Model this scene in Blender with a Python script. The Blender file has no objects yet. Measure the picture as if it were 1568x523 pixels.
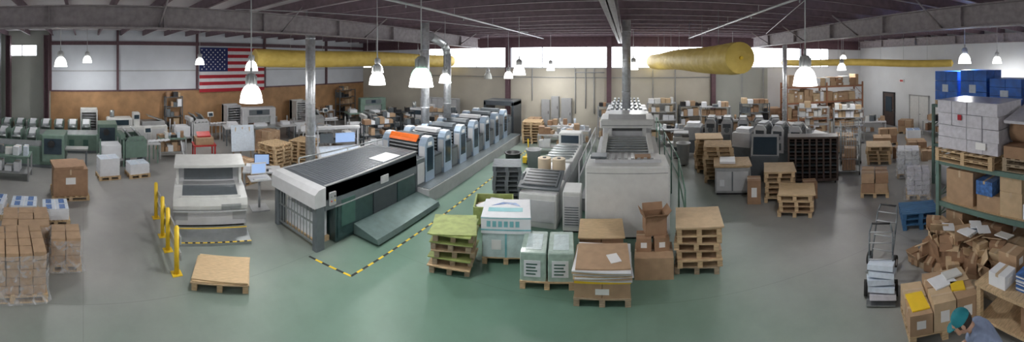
import bpy, math, random
from mathutils import Vector, Matrix
R=random.Random(11)
sc=bpy.context.scene
COL=sc.collection
rad=math.radians
# ------------------------------------------------ materials
MATS={}
def M(key,color,rough=.6,metal=0.0,var=.12,scale=6.0,bump=0.0,emis=0.0,coat=0.0,kind='noise'):
    if key in MATS: return MATS[key]
    m=bpy.data.materials.new(key); m.use_nodes=True
    nt=m.node_tree; p=nt.nodes['Principled BSDF']
    p.inputs['Roughness'].default_value=rough; p.inputs['Metallic'].default_value=metal
    if coat: p.inputs['Coat Weight'].default_value=coat; p.inputs['Coat Roughness'].default_value=.15
    tc=nt.nodes.new('ShaderNodeTexCoord')
    nz=nt.nodes.new('ShaderNodeTexNoise'); nz.inputs['Scale'].default_value=scale; nz.inputs['Detail'].default_value=4
    nt.links.new(tc.outputs['Object'],nz.inputs['Vector'])
    if kind=='wood':
        mp=nt.nodes.new('ShaderNodeMapping'); mp.inputs['Scale'].default_value=(1.5,9,9)
        nt.links.new(tc.outputs['Object'],mp.inputs['Vector']); nt.links.new(mp.outputs[0],nz.inputs['Vector'])
    cr=nt.nodes.new('ShaderNodeValToRGB')
    c=color
    cr.color_ramp.elements[0].position=.3; cr.color_ramp.elements[1].position=.7
    cr.color_ramp.elements[0].color=(*[max(0,x*(1-var)) for x in c],1)
    cr.color_ramp.elements[1].color=(*[min(1,x*(1+var)) for x in c],1)
    nt.links.new(nz.outputs['Fac'],cr.inputs['Fac'])
    nt.links.new(cr.outputs['Color'],p.inputs['Base Color'])
    if bump:
        b=nt.nodes.new('ShaderNodeBump'); b.inputs['Strength'].default_value=bump; b.inputs['Distance'].default_value=.02
        nt.links.new(nz.outputs['Fac'],b.inputs['Height']); nt.links.new(b.outputs[0],p.inputs['Normal'])
    if emis:
        p.inputs['Emission Color'].default_value=(*c,1); p.inputs['Emission Strength'].default_value=emis
    MATS[key]=m; return m
kraft=M('cardboard_kraft',(.43,.29,.18),.8,var=.1)
kraft2=M('cardboard_brown',(.33,.20,.12),.8,var=.12)
kraft3=M('cardboard_light',(.55,.41,.26),.8,var=.1)
tape=M('packing_tape',(.56,.43,.29),.35)
label=M('paper_label',(.85,.85,.85),.6,var=.03)
wood=M('pallet_wood',(.55,.40,.24),.8,var=.25,kind='wood')
wood2=M('pallet_wood_weathered',(.38,.30,.21),.85,var=.25,kind='wood')
plyw=M('plywood_sheet',(.60,.44,.26),.65,var=.15,kind='wood')
paper=M('paper_white',(.78,.80,.84),.6,var=.04)
paperb=M('paper_bluewhite',(.62,.70,.80),.5,var=.1,scale=12)
teal=M('carton_teal',(.20,.50,.55),.5)
pgreen=M('wrap_pale_green',(.38,.50,.44),.3,var=.15,scale=9,bump=.4,coat=.4)
wrapw=M('stretch_wrap_white',(.56,.68,.69),.3,var=.12,scale=7,bump=.5,coat=.5)
wrapk=M('stretch_wrapped_kraft',(.47,.35,.24),.3,var=.22,scale=9,bump=.5,coat=.5)
wrapg=M('stretch_wrap_grey',(.60,.59,.65),.3,var=.12,scale=9,bump=.5,coat=.5)
blue=M('blue_wrap',(.02,.14,.55),.35,var=.25,scale=4,bump=.4)
blueprint=M('printed_blue',(.06,.16,.42),.4,var=.5,scale=14)
ygreen=M('painted_board_green',(.30,.36,.12),.6,var=.2)
yel=M('safety_yellow',(.85,.58,.03),.4,var=.05)
blk=M('black_plastic',(.018,.018,.02),.45)
dk=M('press_charcoal',(.045,.055,.065),.35,var=.1)
dk2=M('press_slate',(.12,.14,.155),.4,var=.1)
hoodm=M('press_hood_grey',(.075,.085,.10),.42,var=.08)
slatm=M('press_louvre_grey',(.10,.115,.135),.42,var=.08)
dkteal=M('press_green_black',(.030,.062,.062),.3,var=.2)
silb=M('press_silver_blue',(.36,.46,.58),.3,metal=.3,var=.06)
steel=M('steel_plate',(.42,.45,.46),.35,metal=.8,var=.1)
walkm=M('gallery_plate_grey',(.17,.20,.21),.4,metal=.4,var=.15,scale=20)
footm=M('foot_board_green_grey',(.13,.19,.185),.35,metal=.3,var=.12)
galv=M('galvanised_duct',(.62,.64,.67),.38,metal=.7,var=.18,scale=10)
ofw=M('machine_offwhite',(.67,.68,.67),.45,var=.05)
grey=M('machine_grey',(.36,.37,.38),.45,var=.08)
lgrey=M('machine_light_grey',(.56,.57,.59),.4,var=.05)
mgreen=M('machine_green',(.15,.23,.19),.4,var=.1)
mgreen2=M('machine_dark_green',(.05,.12,.10),.4,var=.1)
rackgreen=M('rack_green',(.12,.20,.175),.5)
rackor=M('rack_orange',(.34,.15,.08),.5)
red=M('red_paint',(.50,.03,.03),.4)
orange=M('orange_cover',(.85,.17,.02),.35)
brown=M('dark_brown_cabinet',(.075,.05,.042),.5)
creamroll=M('cream_roll',(.66,.55,.40),.6,var=.05)
glassd=M('dark_glass',(.03,.05,.07),.08,var=.05)
screen=M('screen_glow',(.35,.5,.8),.3,emis=.45,var=.02)
plasticg=M('grey_plastic_pallet',(.14,.16,.18),.5)
bluep=M('blue_pallet',(.05,.15,.30),.5)
maroon=M('maroon_steel',(.12,.065,.08),.6,var=.15)
girdm=M('girder_steel',(.31,.275,.29),.55,var=.2)
purl=M('purlin_grey',(.22,.155,.185),.6,var=.15)
rubber=M('rubber_black',(.02,.02,.02),.8)
# ------------------------------------------------ mesh builder
class B:
    def __init__(s,name): s.n=name; s.v=[]; s.f=[]; s.m=[]; s.sm=[]; s.mats=[]; s.T=Matrix.Identity(4)
    def mi(s,mat):
        if mat not in s.mats: s.mats.append(mat)
        return s.mats.index(mat)
    def add(s,vs,fs,mat,smooth=False):
        o=len(s.v)
        for v in vs: s.v.append(tuple(s.T@Vector(v)))
        k=s.mi(mat)
        for i,f in enumerate(fs):
            s.f.append([o+j for j in f]); s.m.append(k); s.sm.append(smooth if isinstance(smooth,bool) else smooth[i])
    def box(s,x0,x1,y0,y1,z0,z1,mat,c=0):
        if c>0:
            c=min(c,(x1-x0)*.4,(y1-y0)*.4,(z1-z0)*.4)
            def ring(z,i):
                return [(x0+c+i,y0+i,z),(x1-c-i,y0+i,z),(x1-i,y0+c+i,z),(x1-i,y1-c-i,z),(x1-c-i,y1-i,z),(x0+c+i,y1-i,z),(x0+i,y1-c-i,z),(x0+i,y0+c+i,z)]
            vs=ring(z0,0)+ring(z1-c,0)+ring(z1,c*.6)
            fs=[list(range(7,-1,-1)),list(range(16,24))]
            for a in (0,8):
                for i in range(8): j=(i+1)%8; fs.append([a+i,a+j,a+8+j,a+8+i])
            s.add(vs,fs,mat); return
        vs=[(x0,y0,z0),(x1,y0,z0),(x1,y1,z0),(x0,y1,z0),(x0,y0,z1),(x1,y0,z1),(x1,y1,z1),(x0,y1,z1)]
        s.add(vs,[(3,2,1,0),(4,5,6,7),(0,1,5,4),(1,2,6,5),(2,3,7,6),(3,0,4,7)],mat)
    def obox(s,cx,cy,cz,sx,sy,sz,mat,rz=0,rx=0,ry=0,c=0):
        T=s.T; s.T=T@Matrix.Translation((cx,cy,cz))@Matrix.Rotation(rad(rz),4,'Z')@Matrix.Rotation(rad(ry),4,'Y')@Matrix.Rotation(rad(rx),4,'X')
        s.box(-sx/2,sx/2,-sy/2,sy/2,-sz/2,sz/2,mat,c); s.T=T
    def cyl(s,p0,p1,r,mat,n=14,r1=None,cap=True):
        p0=Vector(p0);p1=Vector(p1); r1=r if r1 is None else r1
        d=(p1-p0).normalized(); a=d.orthogonal().normalized(); b=d.cross(a)
        vs=[];fs=[]
        for p,q in((p0,r),(p1,r1)):
            for i in range(n):
                t=2*math.pi*i/n; vs.append(tuple(p+a*math.cos(t)*q+b*math.sin(t)*q))
        sm=[]
        for i in range(n): j=(i+1)%n; fs.append((i,j,n+j,n+i)); sm.append(True)
        if cap: fs.append(tuple(range(n-1,-1,-1))); fs.append(tuple(range(n,2*n))); sm+=[False,False]
        s.add(vs,fs,mat,sm)
    def lathe(s,cx,cy,prof,mat,n=20):
        vs=[];fs=[]
        for r,z in prof:
            for i in range(n):
                t=2*math.pi*i/n; vs.append((cx+r*math.cos(t),cy+r*math.sin(t),z))
        for k in range(len(prof)-1):
            for i in range(n): j=(i+1)%n; fs.append((k*n+i,k*n+j,(k+1)*n+j,(k+1)*n+i))
        s.add(vs,fs,mat,True)
    def prism(s,pts,a0,a1,mat,axis='x'):
        def P(p,a): return {'x':(a,p[0],p[1]),'y':(p[0],a,p[1]),'z':(p[0],p[1],a)}[axis]
        n=len(pts); vs=[P(p,a0) for p in pts]+[P(p,a1) for p in pts]
        fs=[tuple(range(n-1,-1,-1)),tuple(range(n,2*n))]
        for i in range(n): j=(i+1)%n; fs.append((i,j,n+j,n+i))
        s.add(vs,fs,mat)
    def tube(s,path,r,mat,n=8):
        for a,b in zip(path[:-1],path[1:]): s.cyl(a,b,r,mat,n)
    def build(s,loc=(0,0,0),rz=0,bevel=0,recenter=True):
        me=bpy.data.meshes.new(s.n)
        loc=Vector(loc)
        vs=s.v
        if recenter and loc.length==0 and rz==0:
            xs=[v[0] for v in vs]; ys=[v[1] for v in vs]; zs=[v[2] for v in vs]
            loc=Vector(((min(xs)+max(xs))/2,(min(ys)+max(ys))/2,min(zs)))
            vs=[tuple(Vector(v)-loc) for v in vs]
        me.from_pydata(vs,[],s.f)
        for m in s.mats: me.materials.append(m)
        me.polygons.foreach_set('material_index',s.m); me.polygons.foreach_set('use_smooth',s.sm)
        me.update()
        import bmesh
        bm=bmesh.new(); bm.from_mesh(me); bmesh.ops.recalc_face_normals(bm,faces=bm.faces[:]); bm.to_mesh(me); bm.free()
        o=bpy.data.objects.new(s.n,me); COL.objects.link(o); o.location=loc; o.rotation_euler=(0,0,rad(rz))
        if bevel:
            b=o.modifiers.new('bevel','BEVEL'); b.width=bevel; b.segments=2; b.limit_method='ANGLE'; b.angle_limit=rad(50)
        return o
# ------------------------------------------------ part helpers
PH=.14
def pallet(b,cx,cy,z,w=1.0,d=1.0,mat=None,rz=0):
    mat=mat or wood
    T=b.T; b.T=T@Matrix.Translation((cx,cy,z))@Matrix.Rotation(rad(rz),4,'Z')
    for i in range(3):
        for j in range(3):
            x=-w/2+.055+i*(w-.11)/2; y=-d/2+.055+j*(d-.11)/2
            b.box(x-.05,x+.05,y-.05,y+.05,.015,.1,mat)
        x=-w/2+.055+i*(w-.11)/2
        b.box(x-.05,x+.05,-d/2,d/2,0,.015,mat); b.box(x-.05,x+.05,-d/2,d/2,.1,.118,mat)
    n=7
    for i in range(n):
        y=-d/2+.05+i*(d-.1)/(n-1); b.box(-w/2,w/2,y-.045,y+.045,.118,PH,mat)
    b.T=T
    return PH
def carton(b,cx,cy,z,w,d,h,mat=None,rz=0,lab=False,flaps=False):
    mat=mat or kraft
    T=b.T; b.T=T@Matrix.Translation((cx,cy,z))@Matrix.Rotation(rad(rz),4,'Z')
    if flaps:
        t=.008
        b.box(-w/2,w/2,-d/2,-d/2+t,0,h,mat);b.box(-w/2,w/2,d/2-t,d/2,0,h,mat)
        b.box(-w/2,-w/2+t,-d/2,d/2,0,h,mat);b.box(w/2-t,w/2,-d/2,d/2,0,h,mat);b.box(-w/2,w/2,-d/2,d/2,0,t,mat)
        f=min(w,d)*.4
        b.obox(0,-d/2-f*.35,h+f*.3,w,.008,f,mat,rx=50); b.obox(0,d/2+f*.2,h+f*.4,w,.008,f,mat,rx=-25)
        b.obox(-w/2-f*.3,0,h+f*.35,.008,d,f,mat,ry=-40); b.obox(w/2+f*.3,0,h+f*.35,.008,d,f,mat,ry=40)
    else:
        b.box(-w/2,w/2,-d/2,d/2,0,h,mat)
        b.box(-w/2-.002,w/2+.002,-.025,.025,h*.8,h+.002,tape)
        if lab: b.box(-w*.2,w*.2,-d/2-.003,-d/2,h*.3,h*.7,label); b.box(w/2,w/2+.003,-d*.2,d*.2,h*.3,h*.7,label)
    b.T=T
def carton_stack(name,loc,rz,nx,ny,nz,cw,cd,ch,mat=None,top=None,pal=True,lab=False,jit=.015):
    b=B(name); z=0
    if pal: z=pallet(b,0,0,0,nx*cw+.05,ny*cd+.05)
    ms=[mat] if mat else [kraft,kraft,kraft2]
    for k in range(nz):
        for i in range(nx):
            for j in range(ny):
                carton(b,(i-(nx-1)/2)*cw+R.uniform(-jit,jit),(j-(ny-1)/2)*cd+R.uniform(-jit,jit),z,cw-.022,cd-.022,ch-.008,R.choice(ms),lab=lab)
        z+=ch
    if top: b.obox(0,0,z+.012,nx*cw+.04,ny*cd+.04,.024,top,rz=R.uniform(-2,2))
    return b.build(loc,rz)
def pallet_pile(name,loc,rz,n,w,d,mat=None,top=None,jit=.03,gap=0):
    b=B(name); z=0
    for k in range(n):
        z+=pallet(b,R.uniform(-jit,jit),R.uniform(-jit,jit),z,w,d,mat or R.choice([wood,wood,wood2]),rz=R.uniform(-3,3))
        if gap: b.obox(R.uniform(-.02,.02),0,z+gap/2,w-.02,d-.02,gap,R.choice([kraft3,wood,kraft]),rz=R.uniform(-3,3)); z+=gap
    if top: b.obox(0,0,z+.015,w+.06,d+.06,.03,top,rz=2)
    return b.build(loc,rz)
# ================================================= ROOM
X0,X1,Y0,Y1,ZD=-19.1,16.0,-4.6,20.0,5.95
def floor_mat():
    m=bpy.data.materials.new('floor_green_grey'); m.use_nodes=True; nt=m.node_tree; p=nt.nodes['Principled BSDF']
    tc=nt.nodes.new('ShaderNodeTexCoord')
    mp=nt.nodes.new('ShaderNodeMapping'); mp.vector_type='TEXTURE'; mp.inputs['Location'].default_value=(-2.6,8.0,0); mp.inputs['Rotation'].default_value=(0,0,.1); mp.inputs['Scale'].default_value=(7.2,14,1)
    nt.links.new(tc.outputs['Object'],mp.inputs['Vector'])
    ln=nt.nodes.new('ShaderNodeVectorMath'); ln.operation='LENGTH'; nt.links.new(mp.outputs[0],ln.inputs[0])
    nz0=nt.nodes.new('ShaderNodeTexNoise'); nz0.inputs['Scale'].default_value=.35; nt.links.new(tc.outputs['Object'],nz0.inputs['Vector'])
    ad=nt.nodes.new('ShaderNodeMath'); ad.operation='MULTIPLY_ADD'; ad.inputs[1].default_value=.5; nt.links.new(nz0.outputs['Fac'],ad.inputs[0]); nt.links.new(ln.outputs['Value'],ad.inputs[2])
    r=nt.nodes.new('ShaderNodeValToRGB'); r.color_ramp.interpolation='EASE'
    r.color_ramp.elements[0].position=.35; r.color_ramp.elements[0].color=(.13,.235,.18,1)  # green around the floor centre, blending to grey further out
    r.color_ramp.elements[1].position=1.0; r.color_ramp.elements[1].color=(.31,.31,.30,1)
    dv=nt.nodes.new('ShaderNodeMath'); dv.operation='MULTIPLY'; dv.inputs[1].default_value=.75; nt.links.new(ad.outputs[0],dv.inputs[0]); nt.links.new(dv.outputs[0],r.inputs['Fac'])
    nz=nt.nodes.new('ShaderNodeTexNoise'); nz.inputs['Scale'].default_value=.7; nz.inputs['Detail'].default_value=8; nz.inputs['Roughness'].default_value=.65
    nt.links.new(tc.outputs['Object'],nz.inputs['Vector'])
    mr=nt.nodes.new('ShaderNodeMapRange'); mr.inputs['From Min'].default_value=.3; mr.inputs['From Max'].default_value=.7; mr.inputs['To Min'].default_value=.86; mr.inputs['To Max'].default_value=1.12
    nt.links.new(nz.outputs['Fac'],mr.inputs['Value'])
    br=nt.nodes.new('ShaderNodeTexBrick'); br.inputs['Scale'].default_value=1; br.offset=0; br.inputs['Brick Width'].default_value=6.0; br.inputs['Row Height'].default_value=6.0; br.inputs['Mortar Size'].default_value=.008
    br.inputs['Color1'].default_value=(1,1,1,1); br.inputs['Color2'].default_value=(1,1,1,1); br.inputs['Mortar'].default_value=(.82,.82,.82,1)
    nt.links.new(tc.outputs['Object'],br.inputs['Vector'])
    mx=nt.nodes.new('ShaderNodeMix'); mx.data_type='RGBA'; mx.blend_type='MULTIPLY'; mx.inputs['Factor'].default_value=1
    nt.links.new(r.outputs['Color'],mx.inputs[6]); nt.links.new(mr.outputs[0],mx.inputs[7])
    mx2=nt.nodes.new('ShaderNodeMix'); mx2.data_type='RGBA'; mx2.blend_type='MULTIPLY'; mx2.inputs['Factor'].default_value=1
    nt.links.new(mx.outputs[2],mx2.inputs[6]); nt.links.new(br.outputs['Color'],mx2.inputs[7])
    nt.links.new(mx2.outputs[2],p.inputs['Base Color'])
    mr2=nt.nodes.new('ShaderNodeMapRange'); mr2.inputs['To Min'].default_value=.32; mr2.inputs['To Max'].default_value=.5
    nt.links.new(nz.outputs['Fac'],mr2.inputs['Value']); nt.links.new(mr2.outputs[0],p.inputs['Roughness'])
    p.inputs['IOR'].default_value=1.45
    return m
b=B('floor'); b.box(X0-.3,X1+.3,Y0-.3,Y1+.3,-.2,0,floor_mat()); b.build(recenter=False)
wwhite=M('wall_white_panel',(.68,.72,.78),.55,var=.04,scale=1.5)
wbeige=M('wall_beige',(.56,.53,.45),.7,var=.06,scale=1.2)
wplaster=M('wall_plaster_white',(.68,.70,.72),.7,var=.04,scale=1.2)
wgreyw=M('wall_greenish_grey',(.42,.44,.40),.7,var=.05,scale=1.2)
wply=M('wall_plywood',(.40,.23,.11),.6,var=.2,scale=2,kind='noise')
b=B('wall_left')
b.box(X0-.2,X0,-1.8,Y1,2.62,ZD,wwhite); b.box(X0-.2,X0+.02,-1.8,Y1,0,2.62,wply)
b.box(X0-.2,X0,Y0,-1.8,0,4.55,wgreyw); b.box(X0-.2,X0,Y0,-1.8,5.15,ZD,wgreyw); b.box(X0-.2,X0,Y0,-4.2,4.55,5.15,wgreyw); b.box(X0-.2,X0,-2.6,-1.8,4.55,5.15,wgreyw)
b.build(recenter=False)
b=B('wall_back')
b.box(X0,4.9,Y1,Y1+.2,0,3.86,wbeige); b.box(4.9,8.6,Y1,Y1+.2,0,3.86,wgreyw); b.box(8.6,X1,Y1,Y1+.2,0,3.86,wplaster)
b.box(X0,X1,Y1,Y1+.2,5.08,ZD,maroon); b.box(X0,-13.6,Y1,Y1+.2,3.86,5.08,wwhite); b.box(13.2,X1,Y1,Y1+.2,3.86,5.08,wplaster)
b.build(recenter=False)
b=B('wall_right'); b.box(X1,X1+.2,Y0,Y1,0,ZD,wplaster); b.build(recenter=False)
b=B('wall_front'); b.box(X0,X1,Y0-.2,Y0,0,ZD,wplaster); b.build(recenter=False)
deck=bpy.data.materials.new('roof_deck'); deck.use_nodes=True
nt=deck.node_tree; p=nt.nodes['Principled BSDF']; p.inputs['Base Color'].default_value=(.72,.68,.71,1); p.inputs['Roughness'].default_value=.5
tc=nt.nodes.new('ShaderNodeTexCoord'); wv=nt.nodes.new('ShaderNodeTexWave'); wv.inputs['Scale'].default_value=3; wv.bands_direction='X'
nt.links.new(tc.outputs['Object'],wv.inputs['Vector']); bp=nt.nodes.new('ShaderNodeBump'); bp.inputs['Strength'].default_value=.4; bp.inputs['Distance'].default_value=.03
nt.links.new(wv.outputs['Fac'],bp.inputs['Height']); nt.links.new(bp.outputs[0],p.inputs['Normal'])
b=B('ceiling'); b.box(X0,X1,Y0,Y1,ZD,ZD+.15,deck); b.build(recenter=False)
winm=bpy.data.materials.new('frosted_daylight_panel'); winm.use_nodes=True
nt=winm.node_tree; p=nt.nodes['Principled BSDF']; p.inputs['Base Color'].default_value=(.9,.93,1,1); p.inputs['Roughness'].default_value=.5
p.inputs['Emission Color'].default_value=(.93,.97,1,1); p.inputs['Emission Strength'].default_value=6.5
cols=[-19.0,-13.1,-7.06,-1.02,5.02,11.06]
for i,(a,c) in enumerate([(-13.6,-7.16),(-6.96,-1.12),(-.92,4.92),(5.12,10.96),(11.16,13.2)]):
    b=B('window_%d'%(i+1)); b.box(a,c,Y1+.06,Y1+.1,3.86,5.08,winm)
    for x in [a,c-.05]+[a+(c-a)*k/3 for k in (1,2)]: b.box(x,x+.05,Y1,Y1+.1,3.86,5.08,lgrey)
    b.box(a,c,Y1-.02,Y1+.1,3.82,3.9,lgrey); b.build(recenter=False)
b=B('window_6'); b.box(X0-.14,X0-.1,-4.2,-2.6,4.55,5.15,winm); b.box(X0-.14,X0+.02,-3.43,-3.37,4.55,5.15,lgrey); b.box(X0-.14,X0+.02,-4.2,-2.6,4.52,4.57,lgrey); b.build(recenter=False)
b=B('trim_1')
for y in (-1.8,1.9,6.5,11.0,16.1): b.box(X0,X0+.14,y-.06,y+.06,2.62,ZD,maroon)
for z in (3.72,): b.box(X0,X0+.05,-1.8,Y1,z-.025,z+.025,grey)
b.box(X0,X0+.12,-1.8,Y1,5.15,5.35,maroon)
b.box(X0,X0+.05,-1.8,Y1,2.58,2.66,maroon)
b.build(recenter=False)
def icol(name,x,y,h=ZD,m=maroon,w=.26):
    b=B(name); b.box(x-w/2,x+w/2,y-.13,y-.105,0,h,m); b.box(x-w/2,x+w/2,y+.105,y+.13,0,h,m); b.box(x-.012,x+.012,y-.11,y+.11,0,h,m)
    b.box(x-.2,x+.2,y-.18,y+.18,0,.03,m); b.build()
for x in cols[1:]: icol('steel_column',x,Y1-.28,h=ZD-.28)
for (x,y) in [(-18.75,-2.0),(-18.7,-4.1)]: icol('steel_column',x,y,w=.4,h=ZD-.28)
def girder(x,zb=5.08,w=.3):
    b=B('steel_girder'); y0,y1=Y0+.02,Y1-.45
    b.box(x-w/2,x+w/2,y0,y1,zb,zb+.035,girdm); b.box(x-w/2,x+w/2,y0,y1,ZD-.31,ZD-.28,girdm); b.box(x-.015,x+.015,y0,y1,zb,ZD-.28,girdm)
    y=y0+.7
    while y<y1: b.box(x-w/2+.02,x+w/2-.02,y-.01,y+.01,zb+.03,ZD-.3,girdm); y+=3.0
    b.build()
girder(-9.0);girder(-.35,5.25,.26);girder(7.5);girder(15.6,5.2,.3)
b=B('roof_purlins'); y=-4.2
while y<19.8:
    b.box(X0+.01,X1-.01,y-.01,y+.01,ZD-.26,ZD,purl); b.box(X0+.01,X1-.01,y-.01,y+.07,ZD-.27,ZD-.25,purl); y+=1.25
b.build(recenter=False)
b=B('roof_bracing')
for x in (-9,7.5):
    for y in (2.0,5.8,9.5,13.3,17.):
        for s in (-1,1): b.cyl((x,y,5.12),(x+s*1.1,y,ZD-.2),.025,girdm,6)
for xa in (-8.5,3.0): b.cyl((xa,4,ZD-.32),(xa+3.8,16,ZD-.32),.012,lgrey,6)
b.build(recenter=False)
b=B('sprinkler_pipe')
for x in (-4.9,3.6,11.5,-14):
    b.cyl((x,Y0+.05,ZD-.36),(x,Y1-.05,ZD-.36),.03,lgrey,8)
    for k in range(8): yy=-3+k*3; b.cyl((x,yy,ZD-.36),(x,yy,ZD-.02),.008,lgrey,6); b.cyl((x,yy+.6,ZD-.46),(x,yy+.6,ZD-.36),.012,steel,6)
b.build(recenter=False)
b=B('electrical_conduit')
for x,z0 in ((-5.6,1.9),(-3.0,1.2),(-2.4,1.5),(-1.9,1.2),(1.5,.5),(2.8,1.3),(6.9,1.4),(8.3,.4)):
    b.cyl((x,Y1-.04,z0),(x,Y1-.04,3.8),.03,grey,8)
b.cyl((-13,Y1-.04,3.3),(5,Y1-.04,3.3),.025,grey,8); b.cyl((-1.3,Y1-.1,3.6),(-3,Y1-.1,3.6),.03,grey,8)
b.build(recenter=False)
for x,w,z0,z1 in ((-5.0,.5,.5,2.0),(-4.4,.45,.9,2.2),(-3.8,.6,.3,2.1),(1.9,.4,1.,1.8),(7.4,.5,.9,1.9)):
    b=B('electrical_panel'); b.box(x,x+w,Y1-.22,Y1-.005,z0,z1,grey,.01); b.box(x+.03,x+w-.03,Y1-.235,Y1-.22,z0+.04,z1-.04,grey); b.box(x+w-.09,x+w-.06,Y1-.26,Y1-.235,(z0+z1)/2-.08,(z0+z1)/2+.08,blk); b.build()
b=B('door_1'); y=16.9
b.box(X1-.05,X1-.01,y-.5,y+.5,0,2.12,brown); b.box(X1-.07,X1-.05,y-.3,y+.3,.9,1.9,glassd); b.box(X1-.07,X1-.01,y-.58,y-.5,0,2.2,blk); b.box(X1-.07,X1-.01,y+.5,y+.58,0,2.2,blk); b.box(X1-.07,X1-.01,y-.58,y+.58,2.12,2.2,blk); b.cyl((X1-.12,y-.4,1.02),(X1-.05,y-.4,1.02),.03,steel)
b.build(recenter=False)
b=B('door_2'); y=14.2
b.box(X1-.04,X1-.01,y-.75,y+.75,0,2.1,ofw)
for a,c in ((-.82,-.75),(.75,.82)): b.box(X1-.07,X1-.01,y+a,y+c,0,2.17,grey)
b.box(X1-.07,X1-.01,y-.82,y+.82,2.1,2.17,grey); b.box(X1-.055,X1-.04,y-.01,y+.01,0,2.1,grey); b.cyl((X1-.1,y-.1,1.0),(X1-.04,y-.1,1.0),.03,steel)
b.build(recenter=False)
b=B('exit_sign'); b.box(X1-.06,X1-.005,15.5,15.9,2.9,3.1,label); b.box(X1-.065,X1-.06,15.56,15.84,2.94,3.06,red); b.build()
# ------------------------------------------------ flag
fr=M('flag_red',(.42,.02,.035),.8,var=.08);fw=M('flag_white',(.75,.75,.78),.8,var=.04);fb=M('flag_blue',(.02,.03,.13),.8,var=.08)
b=B('american_flag'); ya,yb,za,zb=6.6,10.9,2.45,5.05; x=X0+.18
hs=(zb-za)/13; ns=24
def fx(y): return x+.02*math.sin((y-ya)*5)
for k in range(13):
    for i in range(ns):
        y_a=ya+(yb-ya)*i/ns; y_b=ya+(yb-ya)*(i+1)/ns; z_a=zb-(k+1)*hs; z_b=zb-k*hs
        mm=fb if (k<7 and (y_a+y_b)/2<ya+.4*(yb-ya)) else (fr if k%2==0 else fw)
        b.add([(fx(y_a),y_a,z_a),(fx(y_b),y_b,z_a),(fx(y_b),y_b,z_b),(fx(y_a),y_a,z_b)],[(0,1,2,3)],mm)
cw,chh=.4*(yb-ya),7*hs
for r in range(9):
    for c in range(6 if r%2==0 else 5):
        cy=ya+cw*((2*c+1+(r%2))/12); cz=zb-chh*(r+1)/10; pts=[]
        for i in range(10):
            rr=.062 if i%2==0 else .026; t=math.pi/2+i*math.pi/5; pts.append((fx(cy)+.008,cy+rr*math.cos(t),cz+rr*math.sin(t)))
        pts.append((fx(cy)+.008,cy,cz)); b.add(pts,[(10,i,(i+1)%10) for i in range(10)],fw)
b.build(recenter=False)
# ------------------------------------------------ ducts
ydm=bpy.data.materials.new('yellow_fabric_duct'); ydm.use_nodes=True
nt=ydm.node_tree; p=nt.nodes['Principled BSDF']; p.inputs['Roughness'].default_value=.6
tc=nt.nodes.new('ShaderNodeTexCoord'); nz=nt.nodes.new('ShaderNodeTexNoise'); nz.inputs['Scale'].default_value=3; nt.links.new(tc.outputs['Object'],nz.inputs['Vector'])
r=nt.nodes.new('ShaderNodeValToRGB'); r.color_ramp.elements[0].color=(.56,.38,.07,1); r.color_ramp.elements[1].color=(.82,.62,.16,1); nt.links.new(nz.outputs['Fac'],r.inputs['Fac']); nt.links.new(r.outputs[0],p.inputs['Base Color'])
bp=nt.nodes.new('ShaderNodeBump'); bp.inputs['Strength'].default_value=.8; bp.inputs['Distance'].default_value=.06; nt.links.new(nz.outputs['Fac'],bp.inputs['Height']); nt.links.new(bp.outputs[0],p.inputs['Normal'])
def yduct(p0,p1,rr):
    b=B('yellow_fabric_duct'); p0=Vector(p0);p1=Vector(p1); d=(p1-p0); L=d.length; d.normalize(); a=Vector((0,0,1)); s=d.cross(a); n=24; K=40
    vs=[];fs=[]
    for k in range(K+1):
        t=k/K; c=p0+d*L*t; q=rr*(1-.025*abs(math.sin(k*1.7)))
        if k==0: q=rr*.93
        for i in range(n):
            th=2*math.pi*i/n; vs.append(tuple(c+s*math.cos(th)*q+a*math.sin(th)*q*(1.0)-a*.03*math.sin(t*9)))
    for k in range(K):
        for i in range(n): j=(i+1)%n; fs.append((k*n+i,k*n+j,(k+1)*n+j,(k+1)*n+i))
    b.add(vs,fs,ydm,True)
    ring=vs[:n]; c1=[]
    for i in range(n):
        v=Vector(ring[i]); q=.45 if i%2 else .5; c1.append(tuple(p0+(v-p0)*q-d*.05))
    b.add(ring+c1,[(i,(i+1)%n,n+(i+1)%n,n+i) for i in range(n)],ydm,False)
    b.add(c1+[tuple(p0-d*.03)],[(i,(i+1)%n,n) for i in range(n)],ydm,False)
    b.add([tuple(p1)]+vs[-n:],[(0,1+i,1+(i+1)%n) for i in range(n)],ydm,False)
    b.cyl(tuple(p0-d*.09),tuple(p0-d*.03),rr*.1,yel,12)
    for k in range(1,8):
        c=p0+d*L*k/8; b.cyl(tuple(c+a*rr*.9),(c.x,c.y,ZD-.27),.008,steel,5)
    b.build(recenter=False)
yduct((2.65,7.8,4.3),(1.5,19.5,4.24),.41)
yduct((-12.2,6.6,4.38),(-10.9,19.5,4.28),.37)
yduct((14.2,10.4,4.15),(9.4,19.4,4.18),.19)
def vduct(x,y,z0,z1,r):
    b=B('galvanised_exhaust_duct'); b.cyl((x,y,z0),(x,y,z1),r,galv,20)
    z=z0+.6
    while z<z1: b.cyl((x,y,z-.012),(x,y,z+.012),r+.012,galv,20); z+=1.1
    return b
b=vduct(-9.35,7.2,.0,ZD-.01,.17); b.build()
b=vduct(-7.25,11.0,1.88,ZD-.01,.16); b.build()
b=vduct(-7.2,12.6,1.88,4.55,.16)
path=[(-7.2,12.6,4.55),(-7.2,12.52,4.75),(-7.22,12.3,4.95),(-7.24,11.4,5.2)]
for a,c in zip(path[:-1],path[1:]): b.cyl(a,c,.16,galv,18)
b.build()
b=vduct(-.02,12.6,2.52,ZD-.01,.16); b.build()
b=vduct(7.95,16.2,0,ZD-.01,.12); b.build()
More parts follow.
